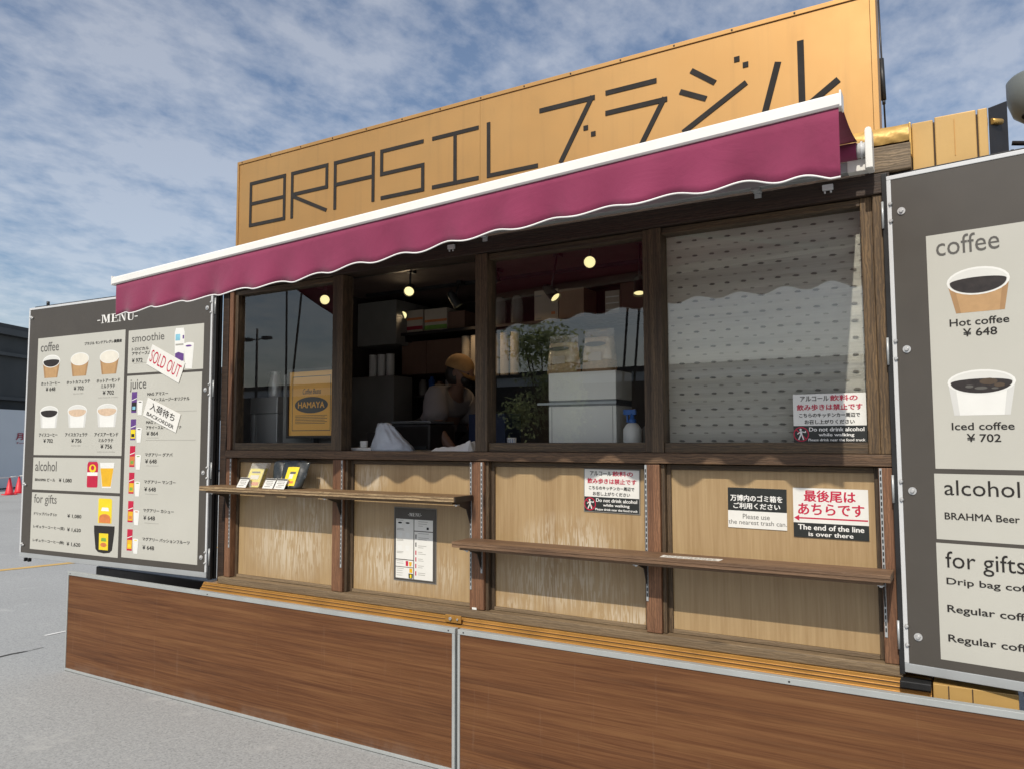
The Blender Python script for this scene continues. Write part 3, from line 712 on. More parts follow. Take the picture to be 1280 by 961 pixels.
def cup(o, x0, x1, zt, zr, zb, xb0, xb1, body, drink=None, name='printed_cup', ring='cuprim', split=False):
    """flat print: ellipse rim zt..zr, body tapering to zb"""
    bm = bmesh.new(); cx = (x0+x1)/2; rx = (x1-x0)/2; cz = (zt+zr)/2; rz = (zt-zr)/2
    aflat(bm, [(x0+.002, cz), (xb0, zb), (xb1, zb), (x1-.002, cz)], -.0014, 0)
    h_ = cz-zb; lx = lambda k: x0+.002+(xb0-x0-.002)*k; rx_ = lambda k: x1-.002+(xb1-x1+.002)*k; wd_ = (xb1-xb0)*.13
    aflat(bm, [(lx(0), cz), (lx(1), zb), (lx(1)+wd_*.8, zb), (lx(0)+wd_, cz)], -.00155, 4 if drink else 3); aflat(bm, [(rx_(0)-wd_, cz), (rx_(1)-wd_*.8, zb), (rx_(1), zb), (rx_(0), cz)], -.00155, 4 if drink else 3)
    aflat(bm, ell(cx, cz, rx, rz), -.0017, 1)
    aflat(bm, ell(cx, cz-.001, rx*.93, rz*.88), -.0020, 2)
    ms = [body, 'cupwhite', ring]
    if drink:
        ms.append(drink)
        lo = ell(cx, cz-.002, rx*.90, rz*.84, 16, 180, 360); up = [(x, 2*(cz-rz*.12)-z) if False else (x, cz-rz*.02+ (cz-.002-z)*.35) for x, z in reversed(lo)]
        aflat(bm, lo+up[1:-1], -.0023, 3)
    ms.append('kraft_dark' if body == 'kraft' else 'cupshade')
    return fin(name, bm, ms, o)
# -- left board sheets and print
def sh(x0, x1, z0, z1): return sheet('menu_sheet', x0, x1, z0, z1, 'sheet', BL)
sh(-1.966, -.903, 1.542, 2.462); sh(-1.966, -.907, 1.273, 1.523); sh(-1.966, -.907, .812, 1.251); sh(-.866, -.080, 2.136, 2.450); sh(-.868, -.088, .820, 2.118)
tx = lambda s, a, b, c, d, m='ink', **k: text(s, a, b, c, d, m, BL, -.0022, **k)
tx('coffee', -1.926, -1.693, 2.352, 2.425, 'ink_grey'); tx('ブラジル モンテアレグレ農園産', -1.374, -.940, 2.372, 2.396, bold=.01)
for i, (cx, b) in enumerate(((-1.782, 1), (-1.427, 0), (-1.076, 0))):
    cup(BL, cx-.113, cx+.113, 2.322, 2.222, 2.142, cx-.082, cx+.082, 'kraft', 'coffee' if b else None, ring='cuprim' if b else 'milk')
for i, (cx, b) in enumerate(((-1.786, 'coffee'), (-1.434, 'latte'), (-1.082, 'latte'))):
    cup(BL, cx-.118, cx+.118, 1.925, 1.83, 1.752, cx-.098, cx+.098, 'cupwhite', b)
tx('ホットコーヒー', -1.903, -1.662, 2.086, 2.112, bold=.01); tx('¥ 648', -1.838, -1.718, 2.040, 2.070, bold=.01)
tx('ホットカフェラテ', -1.577, -1.294, 2.083, 2.110, bold=.01); tx('¥ 702', -1.486, -1.366, 2.036, 2.066, bold=.01); tx('(lowfat milk)', -1.49, -1.37, 2.004, 2.014, 'ink_light')
tx('ホットアーモンド', -1.214, -.947, 2.082, 2.108, bold=.01); tx('ミルクラテ', -1.160, -1.000, 2.040, 2.066, bold=.01); tx('¥ 702', -1.138, -1.010, 1.992, 2.022, bold=.01); tx('(almond milk)', -1.19, -.96, 1.965, 1.975, 'ink_light')
tx('アイスコーヒー', -1.905, -1.669, 1.685, 1.712, bold=.01); tx('¥ 702', -1.843, -1.724, 1.638, 1.668, bold=.01)
tx('アイスカフェラテ', -1.571, -1.302, 1.685, 1.712, bold=.01); tx('¥ 756', -1.492, -1.370, 1.638, 1.668, bold=.01); tx('(lowfat milk)', -1.49, -1.38, 1.610, 1.620, 'ink_light')
tx('アイスアーモンド', -1.219, -.947, 1.684, 1.711, bold=.01); tx('ミルクラテ', -1.168, -1.000, 1.642, 1.668, bold=.01); tx('¥ 756', -1.142, -1.012, 1.595, 1.626, bold=.01); tx('(almond milk)', -1.18, -.98, 1.565, 1.575, 'ink_light')
tx('alcohol', -1.936, -1.663, 1.418, 1.495, 'ink_grey'); tx('BRAHMA ビール', -1.932, -1.676, 1.340, 1.364, bold=.012); tx('¥ 1,080', -1.627, -1.470, 1.334, 1.366, bold=.008)
bm = bmesh.new()                                                        # beer can and beer glass print
aflat(bm, [(-1.288, 1.315), (-1.280, 1.306), (-1.170, 1.308), (-1.163, 1.317), (-1.163, 1.478), (-1.176, 1.497), (-1.276, 1.495), (-1.288, 1.476)], -.0016, 0)
aflat(bm, [(-1.272, 1.497), (-1.182, 1.499), (-1.186, 1.507), (-1.268, 1.505)], -.0017, 1)
aflat(bm, ell(-1.226, 1.447, .04, .030), -.0019, 2); aflat(bm, [(-1.287, 1.392), (-1.164, 1.394), (-1.164, 1.420), (-1.287, 1.418)], -.0019, 3); aflat(bm, ell(-1.226, 1.452, .02, .018), -.0021, 0)
aflat(bm, [(-1.110, 1.306), (-1.008, 1.308), (-.978, 1.492), (-1.142, 1.490)], -.0016, 4); aflat(bm, [(-1.107, 1.316), (-1.011, 1.318), (-.986, 1.452), (-1.134, 1.450)], -.0018, 5)
fin('printed_beer', bm, ['red', 'alu', 'yellow', 'white', 'cupwhite', 'beer'], BL)
tx('for gifts', -1.933, -1.646, 1.150, 1.238, 'ink_grey')
tx('ドリップバッグ 5ヶ', -1.927, -1.635, 1.076, 1.100, bold=.01); tx('¥ 1,080', -1.505, -1.339, 1.070, 1.100, bold=.008)
tx('レギュラーコーヒー(豆)', -1.928, -1.536, .974, 1.000, bold=.01); tx('¥ 1,620', -1.502, -1.339, .968, .998, bold=.008)
tx('レギュラーコーヒー(粉)', -1.928, -1.536, .868, .894, bold=.01); tx('¥ 1,620', -1.502, -1.339, .860, .892, bold=.008)
bm = bmesh.new()
aflat(bm, [(-1.142, 1.05), (-.988, 1.052), (-.990, 1.220), (-1.000, 1.230), (-1.136, 1.230), (-1.144, 1.220)], -.0016, 0); aflat(bm, ell(-1.066, 1.092, .062, .026), -.0018, 1)
aflat(bm, [(-1.13, 1.053), (-1.0, 1.053), (-1.0, 1.09), (-1.13, 1.09)], -.0019, 1); aflat(bm, [(-1.11, 1.14), (-1.02, 1.14), (-1.03, 1.165), (-1.10, 1.165)], -.0019, 3)
aflat(bm, [(-1.185, 1.030), (-.951, 1.034), (-.952, .99), (-.972, .862), (-1.0, .842), (-1.065, .834), (-1.13, .84), (-1.160, .86), (-1.183, .985)], -.0016, 2)
aflat(bm, [(-1.122, .858), (-1.018, .858), (-1.020, .978), (-1.124, .977)], -.0019, 0); aflat(bm, ell(-1.070, .895, .036, .016), -.0021, 1); aflat(bm, [(-1.10, .92), (-1.04, .92), (-1.045, .945), (-1.095, .945)], -.0021, 4)
fin('printed_gift_bags', bm, ['yellow', 'orange', 'ink', 'white', 'green'], BL)
tx('smoothie', -.826, -.479, 2.362, 2.418, 'ink_grey'); tx('トロピカル', -.823, -.640, 2.300, 2.322, bold=.01); tx('アサイースムージー', -.821, -.510, 2.266, 2.290, bold=.01); tx('¥ 972', -.819, -.704, 2.214, 2.243, bold=.008)
bm = bmesh.new()
aflat(bm, [(-.362, 2.183), (-.272, 2.181), (-.270, 2.400), (-.282, 2.432), (-.360, 2.434), (-.372, 2.402)], -.0016, 0)
aflat(bm, [(-.362, 2.345), (-.315, 2.345), (-.315, 2.39), (-.362, 2.39)], -.0018, 1); aflat(bm, [(-.362, 2.20), (-.274, 2.20), (-.274, 2.25), (-.33, 2.265), (-.362, 2.255)], -.0018, 2)
aflat(bm, [(-.36, 2.31), (-.28, 2.31), (-.28, 2.322), (-.36, 2.322)], -.0018, 3); aflat(bm, [(-.29, 2.355), (-.275, 2.355), (-.275, 2.38), (-.29, 2.38)], -.0018, 2)
aflat(bm, [(-.255, 2.147), (-.188, 2.142), (-.173, 2.310), (-.275, 2.312)], -.0019, 0); aflat(bm, ell(-.224, 2.315, .052, .012), -.0021, 4); aflat(bm, ell(-.226, 2.302, .030, .007), -.0022, 5)
fin('printed_carton', bm, ['cupwhite', 'blue', 'purple', 'ink_light', 'white', 'purple'], BL)
tx('juice', -.831, -.655, 2.000, 2.090, 'ink_grey')
def carton(x, z1, cols, lab=None):
    bm = bmesh.new(); z0 = z1-.150
    aflat(bm, [(x, z0), (x+.056, z0), (x+.060, z1), (x+.002, z1)], -.0016, 0); aflat(bm, [(x+.004, z0+.012), (x+.054, z0+.012), (x+.056, z0+.075), (x+.005, z0+.075)], -.0018, 1)
    aflat(bm, [(x+.012, z0+.022), (x+.045, z0+.022), (x+.045, z0+.045), (x+.012, z0+.045)], -.0020, 2); aflat(bm, [(x+.003, z0+.085), (x+.057, z0+.100), (x+.057, z0+.106), (x+.003, z0+.091)], -.0020, 3)
    xc = x+.068; aflat(bm, [(xc+.006, z0-.018), (xc+.048, z0-.018), (xc+.058, z0+.080), (xc-.004, z0+.080)], -.0022, 3); aflat(bm, ell(xc+.027, z0+.080, .031, .008, 16), -.0024, 4); aflat(bm, ell(xc+.027, z0+.076, .018, .0035, 12), -.0025, cols.index('coffee') if 'coffee' in cols else 2)
    fin('printed_carton', bm, cols, BL)
carton(-.810, 2.002, ['purple', 'ink', 'blue', 'cupwhite', 'white', 'coffee']); carton(-.812, 1.806, ['purple', 'yellow', 'ink', 'cupwhite', 'white', 'coffee'])
for z, c2, c3 in ((1.614, 'orange', 'green'), (1.424, 'beer', 'green'), (1.222, 'beer', 'orange'), (1.022, 'beer', 'yellow')): carton(-.812, z, ['red', c2, c3, 'cupwhite', 'white'])
tx('MAG アマスー', -.639, -.424, 1.970, 1.992, bold=.01); tx('アサイースムージーオリジナル', -.638, -.205, 1.928, 1.952, bold=.01)
tx('MAG アマスー', -.643, -.430, 1.770, 1.792, bold=.01); tx('アサイースムージーバナナ', -.643, -.277, 1.732, 1.756, bold=.01); tx('¥ 864', -.636, -.516, 1.688, 1.716, bold=.008)
for n_, zt_, zp in (('マグアリー グアバ', 1.540, 1.492), ('マグアリー マンゴー', 1.350, 1.296), ('マグアリー カシュー', 1.150, 1.096), ('マグアリー パッションフルーツ', .950, .890)):
    tx(n_, -.645, {'グ': -.359, 'マ': -.321, 'カ': -.330, 'パ': -.165}[n_[6]], zt_, zt_+.025, bold=.01); tx('¥ 648', -.641, -.521, zp, zp+.029, bold=.008)
bm = bmesh.new()
for a, b, z in ((-.62, -.128, 1.852), (-.645, -.132, 1.653), (-.63, -.50, 1.473), (-.63, -.50, 1.275), (-.63, -.48, 1.073), (-.63, -.51, 1.670), (-.80, -.66, 2.205)): aflat(bm, [(a, z), (b, z), (b, z+.003), (a, z+.003)], -.0017)
fin('printed_rules', bm, 'ink_light', BL)
# -- right board
def shr(x0, x1, z0, z1): return sheet('menu_sheet', x0, x1, z0, z1, 'sheet', BR)
shr(.136, 1.195, 1.534, 2.445); shr(.130, 1.195, 1.265, 1.515); shr(.127, 1.195, .812, 1.251); shr(1.236, 2.02, 2.13, 2.44); shr(1.236, 2.02, .812, 2.11)
tr_ = lambda s, a, b, c, d, m='ink', **k: text(s, a, b, c, d, m, BR, -.0022, **k)
tr_('coffee', .170, .381, 2.358, 2.432, 'ink_grey')
for dx in (0, .35, .70):
    cup(BR, .201+dx, .409+dx, 2.299, 2.192, 2.127, .229+dx, .388+dx, 'kraft', 'coffee' if dx == 0 else None, ring='cuprim' if dx == 0 else 'milk')
    cup(BR, .189+dx, .412+dx, 1.908, 1.814, 1.737, .208+dx, .390+dx, 'cupwhite', 'coffee' if dx == 0 else 'latte')
bm = bmesh.new()
for cx, cz, rx, rz, mi in ((.325, 1.862, .03, .013, 0), (.36, 1.848, .018, .008, 0), (.30, 1.838, .022, .006, 1), (.262, 1.845, .014, .006, 1), (.345, 1.836, .012, .004, 1)): aflat(bm, ell(cx, cz, rx, rz, 9), -.0026, mi)
fin('printed_ice', bm, ['bark', 'ink_grey'], BR)
tr_('Hot coffee', .206, .400, 2.078, 2.106, bold=.006); tr_('¥ 648', .250, .360, 2.036, 2.066, bold=.006)
tr_('Iced coffee', .198, .400, 1.682, 1.710, bold=.006); tr_('¥ 702', .247, .356, 1.637, 1.667, bold=.006)
tr_('alcohol', .163, .407, 1.434, 1.492, 'ink'); tr_('BRAHMA Beer', .161, .402, 1.342, 1.368, bold=.006)
tr_('for gifts', .157, .412, 1.140, 1.222, 'ink'); tr_('Drip bag coffee', .158, .470, 1.090, 1.122, bold=.006); tr_('Regular coffee', .157, .450, .985, 1.020, bold=.006); tr_('Regular coffee', .156, .450, .875, .910, bold=.006)

# stuck-on notices across the left board
def bl_pt(u, y, z): return BL.matrix_world @ Vector((u, y, z))
def notice(name, label, cat, cx, cz, wd, ht, rot, parent_rot, loc, y=-.006, th=.0018, mat='paper', group=None):
    o = thing(name, label, cat, loc, parent_rot, group)
    bm = bmesh.new(); abox(bm, -wd/2, wd/2, 0, th, -ht/2, ht/2)
    bmesh.ops.rotate(bm, verts=bm.verts, cent=(0, 0, 0), matrix=Matrix.Rotation(R(-rot), 3, 'Y'))
    fin('card', bm, mat, o); return o
bpy.context.view_layer.update()
p = bl_pt(-.455, -.006, 2.190)
so = notice('sold_out_card', 'tilted white SOLD OUT card with red letters over the smoothie menu', 'card', 0, 0, .375, .150, -23.5, TH_L, p)
text('SOLD OUT', -.168, .168, -.045, .045, 'red', so, -.0008, rot=-23.5, bold=-.004)
p = bl_pt(-.478, -.006, 1.832)
bo = notice('backorder_card', 'tilted white card marked BACKORDER in black over the juice menu', 'card', 0, 0, .368, .135, -20, TH_L, p)
def off(cx, cz, rot): return (cx*math.cos(R(rot))-cz*math.sin(R(rot)), cx*math.sin(R(rot))+cz*math.cos(R(rot)))
a_, b_ = off(0, .022, -20); text('入荷待ち', a_-.135, a_+.135, b_-.027, b_+.027, 'ink', bo, -.0008, rot=-20, bold=.006)
a_, b_ = off(0, -.040, -20); text('BACKORDER', a_-.150, a_+.150, b_-.013, b_+.013, 'ink', bo, -.0008, rot=-20, bold=.03)

# ------------------------------------------------------------------ skirt panels in front of the wheels
def skirt(x0, x1, label):
    o = thing('skirt_panel', label, 'panel', (x0, -.216, 0), 0, 'wood grain skirt panels along the truck')
    L = x1-x0
    box('board', .010, L-.010, .003, .022, .022, .680, 'skirt', o)
    box('frame', 0, L, -.002, .030, .6805, .705, 'skirt_frame', o, .002)
    box('frame', 0, L, -.002, .030, .004, .0215, 'skirt_frame', o, .002)
    box('frame', 0, .0135, -.003, .030, .022, .680, 'skirt_frame', o, .002)
    box('frame', L-.0175, L, -.003, .030, .022, .680, 'skirt_frame', o, .002)
    box('foot_rubber', .005, L-.005, .003, .02, .0, .0038, 'black', o)
    for x in (.035, L-.04, L*.45): bm = bmesh.new(); tube(bm, (x, -.002, .692), (x, -.0035, .692), .004, n=8); fin('rivet', bm, 'dark_metal', o)
skirt(-5.676, -2.252, 'wood grain skirt panel on the left, its far end free of the truck')
skirt(-2.236, 1.30, 'wood grain skirt panel on the right, running out of the picture')

# ------------------------------------------------------------------ shelves
def shelf(name, x0, x1, zt_, mat, brx, label, endplate=None):
    o = thing(name, label, 'shelf', (0, 0, 0), 0, 'wooden counter shelves on brackets')
    st_ = 'ply_edge' if endplate else 'wood_shelf'; b = box('shelf_board', x0, x1, -.176, -.006, zt_-.0285, zt_, mat, o, .002)
    box('edge_strip', x0+.002, x1-.002, -.1785, -.1765, zt_-.027, zt_-.017, st_, b); box('edge_strip', x0+.002, x1-.002, -.1785, -.1765, zt_-.0125, zt_-.003, st_, b)
    box('shelf_batten', x0+.03, x1-.03, -.150, -.120, zt_-.0435, zt_-.029, mat, o)
    for x in brx:
        bm = bmesh.new()
        v = [(-.005, zt_-.030), (-.145, zt_-.030), (-.145, zt_-.042), (-.045, zt_-.075), (-.012, zt_-.150), (-.005, zt_-.150)]
        A = [bm.verts.new((x-.002, y, z)) for y, z in v]; B = [bm.verts.new((x+.002, y, z)) for y, z in v]
        bm.faces.new(A); bm.faces.new(B[::-1])
        for i in range(6): bm.faces.new([A[i], B[i], B[(i+1) % 6], A[(i+1) % 6]])
        fin('bracket', bm, 'dark_metal', o)
        bm = bmesh.new(); tube(bm, (x, -.140, zt_-.052), (x, -.140, zt_-.043), .006, n=8); abox(bm, x-.012, x+.012, -.150, -.125, zt_-.046, zt_-.0437); fin('screw_tab', bm, 'alu_bright', o)
    if endplate: box('end_bracket', x1+.0005, x1+.006, -.174, -.008, zt_-.030, zt_-.001, 'dark_metal', o)  # dark plate added over the shelf's end face to darken it
    return o
shelf('wall_shelf', -2.302, -.272, 1.130, 'wood_shelf', (-2.232, -1.312, -.309), 'lower and longer brown counter shelf below the two right hand windows')
shelf('wall_shelf', -4.292, -2.288, 1.358, 'wood_shelf_up', (-4.214, -3.224, -2.300), 'upper counter shelf at the left that carries the yellow and black coffee packs', True)
# white worn print strip on lower shelf
o = thing('shelf_sticker', 'worn white printed strip lying on the lower shelf', 'sticker', (0, 0, 0))
bm = bmesh.new(); ve = [bm.verts.new(p) for p in ((-1.195, -.150, 1.1312), (-.935, -.142, 1.1312), (-.932, -.085, 1.1312), (-1.20, -.092, 1.1312))]; v2 = [bm.verts.new((v.co.x, v.co.y, 1.1304)) for v in ve]
bm.faces.new(ve); bm.faces.new(v2[::-1])
for i in range(4): bm.faces.new([ve[i], ve[(i+1) % 4], v2[(i+1) % 4], v2[i]])
fin('strip', bm, 'paper', o)
bm = bmesh.new(); random.seed(5)
for r_i in range(4):
    x = -1.18
    while x < -.96:
        l = random.uniform(.006, .02); y = -.142+r_i*.013; v = [bm.verts.new(p) for p in ((x, y, 1.1315), (x+l, y, 1.1315), (x+l, y+.007, 1.1315), (x, y+.007, 1.1315))]; bm.faces.new(v); x += l+.006
stuff(fin('worn_print', bm, 'ink_light', o))

# ------------------------------------------------------------------ paper notices on the facade
def plate(name, label, cat, x0, x1, z0, z1, y, mat='paper', group=None, rot=0, border=None):
    o = thing(name, label, cat, ((x0+x1)/2, y, (z0+z1)/2), 0, group); o.rotation_euler = (0, R(rot), 0)
    w2, h2 = (x1-x0)/2, (z1-z0)/2
    box('card', -w2, w2, 0, .002, -h2, h2, mat, o)
    if border: box('laminate_edge', -w2-.005, w2+.005, .0022, .003, -h2-.006, h2+.006, border, o)
    return o, w2, h2
def alcohol_notice(label, x0, x1, z0, z1, y, border=None, rot=0):
    o, w2, h2 = plate('drinking_notice', label, 'notice', x0, x1, z0, z1, y, 'paper', 'no drinking while walking notices', rot, border)
    zb = -h2+.34*2*h2
    box('black_band', -w2, w2, -.0008, -.0001, -h2, zb, 'notice_black', o)
    W2 = 2*w2; Y = -.0014
    X = lambda k: -w2+k*W2
    Z = lambda k: -h2+k*2*h2
    text('アルコール', X(.105), X(.50), Z(.85), Z(.955), 'ink_grey', o, Y, .008); text('飲料の', X(.52), X(.89), Z(.85), Z(.965), 'red', o, Y, .010)
    text('飲み歩きは禁止です', X(.055), X(.95), Z(.66), Z(.785), 'red', o, Y, .010)
    text('こちらのキッチンカー周辺で', X(.085), X(.915), Z(.515), Z(.60), 'ink', o, Y, .008); text('お召し上がりください', X(.16), X(.84), Z(.375), Z(.465), 'ink', o, Y, .008)
    text('Do not drink alcohol', X(.22), X(.965), Z(.225), Z(.305), 'white', o, Y, .02); text('while walking', X(.35), X(.83), Z(.105), Z(.185), 'white', o, Y, .02); text('Please drink near the food truck', X(.205), X(.975), Z(.022), Z(.075), 'white', o, Y, .02)
    bm = bmesh.new(); cx, cz, r = X(.105), Z(.165), .155*2*h2       # walking figure in a red prohibition ring
    ratio = 1.0
    n = 28
    oo = ell(cx, cz, r, r, n); ii = ell(cx, cz, r*.86, r*.86, n); vo = [bm.verts.new((a, Y, b)) for a, b in oo]; vi = [bm.verts.new((a, Y, b)) for a, b in ii]
    for i in range(n): bm.faces.new([vo[i], vo[(i+1) % n], vi[(i+1) % n], vi[i]])
    def q(pts, mi): aflat(bm, [(cx+a*r, cz+b*r) for a, b in pts], Y-.0003*(mi+1), mi)
    q([(-.65, .55), (-.55, .65), (.65, -.55), (.55, -.65)], 0)
    aflat(bm, ell(cx-.05*r, cz+.62*r, .15*r, .15*r, 10), Y-.0008, 1)
    q([(-.15, .45), (.12, .42), (.15, -.05), (-.12, -.05)], 1); q([(-.12, -.02), (.05, -.02), (-.25, -.75), (-.42, -.72)], 1); q([(.0, -.02), (.15, -.02), (.38, -.70), (.22, -.76)], 1)
    q([(-.12, .40), (-.05, .28), (-.45, -.02), (-.52, .08)], 1); q([(.08, .40), (.14, .28), (.55, .18), (.52, .32)], 1); q([(.50, .18), (.64, .22), (.62, .48), (.50, .46)], 1)
    fin('pictogram', bm, ['red', 'white'], o)
alcohol_notice('white and black no drinking notice on the wooden panel, top edge in shade', -1.656, -1.368, 1.297, 1.502, .054, 'int_grey', .8)
alcohol_notice('white and black no drinking notice stuck on the lower right corner of the blind window', -.649, -.358, 1.636, 1.842, .0478)
o, w2, h2 = plate('trash_notice', 'black and white notice about using the nearest trash can', 'notice', -.944, -.689, 1.254, 1.432, .056, 'paper', None, .6)
box('black_band', -w2, w2, -.0008, -.0001, -h2+.43*2*h2, h2, 'notice_black', o)
text('万博内のゴミ箱を', -w2+.012, w2-.018, .030, .058, 'white', o, -.0012, .012); text('ご利用ください', -w2+.025, w2-.028, -.003, .023, 'white', o, -.0012, .012)
text('Please use', -.062, .055, -.048, -.026, 'ink_grey', o, -.0005, .0); text('the nearest trash can.', -w2+.002, w2-.001, -.073, -.053, 'ink_grey', o, -.0005, .0)
o, w2, h2 = plate('queue_notice', 'white notice with red Japanese letters and arrow about the end of the line', 'notice', -.662, -.364, 1.229, 1.439, .056, 'paper', None, .3)
box('black_band', -w2, w2, -.0008, -.0001, -h2, -h2+.062, 'notice_black', o)
text('最後尾は', -.103, .100, .048, .096, 'red', o, -.0005, .014); text('あちらです', -.128, .132, -.008, .040, 'red', o, -.0005, .014)
bm = bmesh.new(); aflat(bm, [(-.130, -.026), (.146, -.026), (.146, -.020), (-.130, -.020)], -.0006); aflat(bm, [(-.146, -.023), (-.125, -.036), (-.125, -.010)], -.0007); fin('arrow', bm, 'red', o)
text('The end of the line', -.130, .130, -.072, -.050, 'white', o, -.0012, .035); text('is over there', -.088, .088, -.098, -.080, 'white', o, -.0012, .035)
# small menu poster
o, w2, h2 = plate('menu_poster', 'small grey menu poster on the second panel from the left', 'poster', -2.867, -2.574, .856, 1.261, .0555, 'board_grey', None, 0.0, 'int_grey')
serif_menu(o, -.048, .050, .160, .178, 'white', -.0008)
for a, b, c, d in ((-.134, -.008, -.085, .142), (-.134, -.008, -.127, -.090), (-.134, -.008, -.192, -.131), (-.002, .128, .080, .142), (-.002, .128, -.192, .075)): sheet('menu_sheet', a, b, c, d, 'paper', o, -.0008, .0007)
bm = bmesh.new()
for x, z, mi in ((-.105, .112, 0), (-.050, .112, 0), (-.105, .052, 1), (-.05, .052, 1), (-.105, -.02, 1), (-.05, -.02, 1)):
    aflat(bm, [(x-.012, z-.016), (x+.012, z-.016), (x+.015, z+.008), (x-.015, z+.008)], -.0011, 1); aflat(bm, ell(x, z+.008, .015, .005, 12), -.0013, mi)
aflat(bm, [(-.062, -.122), (-.044, -.122), (-.044, -.094), (-.062, -.094)], -.0011, 2); aflat(bm, [(-.036, -.122), (-.022, -.122), (-.018, -.098), (-.040, -.098)], -.0011, 3)
aflat(bm, [(-.036, -.158), (-.014, -.158), (-.014, -.134), (-.036, -.134)], -.0011, 3); aflat(bm, [(-.040, -.190), (-.012, -.190), (-.010, -.163), (-.042, -.163)], -.0011, 0); aflat(bm, [(-.032, -.187), (-.020, -.187), (-.020, -.168), (-.032, -.168)], -.0013, 4)
for z, mi in ((.045, 5), (.0, 5), (-.045, 2), (-.082, 2), (-.119, 2), (-.160, 2)): aflat(bm, [(.006, z-.010), (.014, z-.010), (.014, z+.014), (.006, z+.014)], -.0011, mi)
aflat(bm, [(.085, .088), (.100, .088), (.100, .102), (.085, .102)], -.0011, 0)
stuff(fin('printed_pictures', bm, ['ink', 'cupwhite', 'red', 'beer', 'yellow', 'ink_grey'], o))
bm = bmesh.new(); random.seed(11)
for z0 in [.133, .085, .078, .025, .018, -.045, -.052, -.098, -.110, -.140, -.152, -.165, -.178]: aflat(bm, [(-.128, z0), (-.128+random.uniform(.03, .06), z0), (-.128+.05, z0+.003), (-.128, z0+.003)], -.0011)
for z0 in [.130, .118, .106, .064, .040, .030, -.005, -.015, -.040, -.050, -.078, -.088, -.116, -.126, -.156, -.166]: l = random.uniform(.03, .075); aflat(bm, [(.026, z0), (.026+l, z0), (.026+l, z0+.003), (.026, z0+.003)], -.0011)
stuff(fin('small_print', bm, 'ink_light', o))

# ------------------------------------------------------------------ goods on the upper shelf (top z 1.358)
ZS = 1.3585
o = thing('drip_coffee_box', 'yellow drip coffee pack in a clear bag leaning back on the shelf', 'coffee pack', (-3.885, -.085, ZS), R(0))
o.rotation_euler = (0, 0, R(14))
bm = bmesh.new(); abox(bm, -.050, .050, -.030, .012, 0, .115, 0, .003); bmesh.ops.transform(bm, verts=bm.verts, matrix=Matrix.Shear('XY', 4, (0.0, 0.0)))
for v in bm.verts: v.co.y += v.co.z*.30; v.co.x += v.co.z*.18
bx = fin('pack', bm, 'yelbag', o)
bm = bmesh.new()
for a, b, c, d, mi in ((-.030, .03, .088, .098, 0), (-.032, .03, .050, .075, 1), (-.04, .042, .012, .032, 2)):
    f = bm.faces.new([bm.verts.new((x+z*.18, -.0318+z*.30, z)) for x, z in ((a, c), (b, c), (b, d), (a, d))]); f.material_index = mi
fin('pack_print', bm, ['ink_grey', 'milk', 'orange'], bx)
bm = bmesh.new(); abox(bm, -.054, .056, -.034, .016, .0, .150, 0, .004)
for v in bm.verts: v.co.y += v.co.z*.30; v.co.x += v.co.z*.18+(.004*math.sin(v.co.z*90) if v.co.z > .11 else 0)
fin('clear_bag', bm, 'film', o)
def pouch(x, y, rz, wt, wb, ht, label, lx0, lx1, lz0, lz1):
    o = thing('coffee_pouch', label, 'coffee pouch', (x, y, ZS), R(rz), 'black stand up coffee pouches on the shelf')
    bm = bmesh.new(); nx, nz = 14, 14; Fr, Bk = [], []
    for j in range(nz+1):
        k = j/nz; w_ = wb+(wt-wb)*k**.7; th_ = .032*(1-k)**.8+.003; zz = ht*k; rf, rb = [], []
        for i in range(nx+1):
            u = i/nx*2-1; e_ = max(0, 1-abs(u)**3.5); top = (.012*(1-u*u) if j == nz else .012*(1-u*u)*k)
            xx = u*w_/2+zz*.10; lean = zz*.22
            rf.append(bm.verts.new((xx, lean-th_*e_+.0015*math.sin(u*9+k*11), zz+top))); rb.append(bm.verts.new((xx, lean+th_*e_+.001, zz+top)))
        Fr.append(rf); Bk.append(rb)
    for j in range(nz):
        for i in range(nx):
            bm.faces.new([Fr[j][i], Fr[j][i+1], Fr[j+1][i+1], Fr[j+1][i]]); bm.faces.new([Bk[j][i+1], Bk[j][i], Bk[j+1][i], Bk[j+1][i+1]])
        for i in (0, nx): bm.faces.new([Fr[j][i], Fr[j+1][i], Bk[j+1][i], Bk[j][i]])
    for j in (0, nz): bm.faces.new(Fr[j]+Bk[j][::-1])
    body = fin('pouch_body', bm, 'pouch', o, smooth=True)
    bm = bmesh.new(); gx, gz = 6, 8; Gd = []
    def surf(xl, z):
        k = z/ht; w_ = wb+(wt-wb)*k**.7; th_ = .032*(1-k)**.8+.003; u = max(-1, min(1, xl/(w_/2))); e_ = max(0, 1-abs(u)**3.5)
        return (xl+z*.10, z*.22-th_*e_-.0035, z+.012*(1-u*u)*k)
    for i in range(gx+1): Gd.append([bm.verts.new(surf(lx0+(lx1-lx0)*i/gx, lz0+(lz1-lz0)*j/gz)) for j in range(gz+1)])
    for i in range(gx):
        for j in range(gz):
            f = bm.faces.new([Gd[i][j], Gd[i+1][j], Gd[i+1][j+1], Gd[i][j+1]]); f.material_index = 1 if j == 1 and 0 < i < gx-1 else (2 if (j == 5 and 1 < i < 5) else (3 if j in (3, 4) and 1 < i < 4 else 0))
    fin('pouch_label', bm, ['yellow', 'orange', 'ink_grey', 'milk'], body)
pouch(-3.665, -.062, 22, .165, .125, .158, 'left one of the black coffee pouches, narrow yellow label showing', .000, .040, .025, .125)
pouch(-3.548, -.095, 10, .195, .150, .158, 'right one of the black coffee pouches with a wide yellow label', -.042, .040, .018, .122)
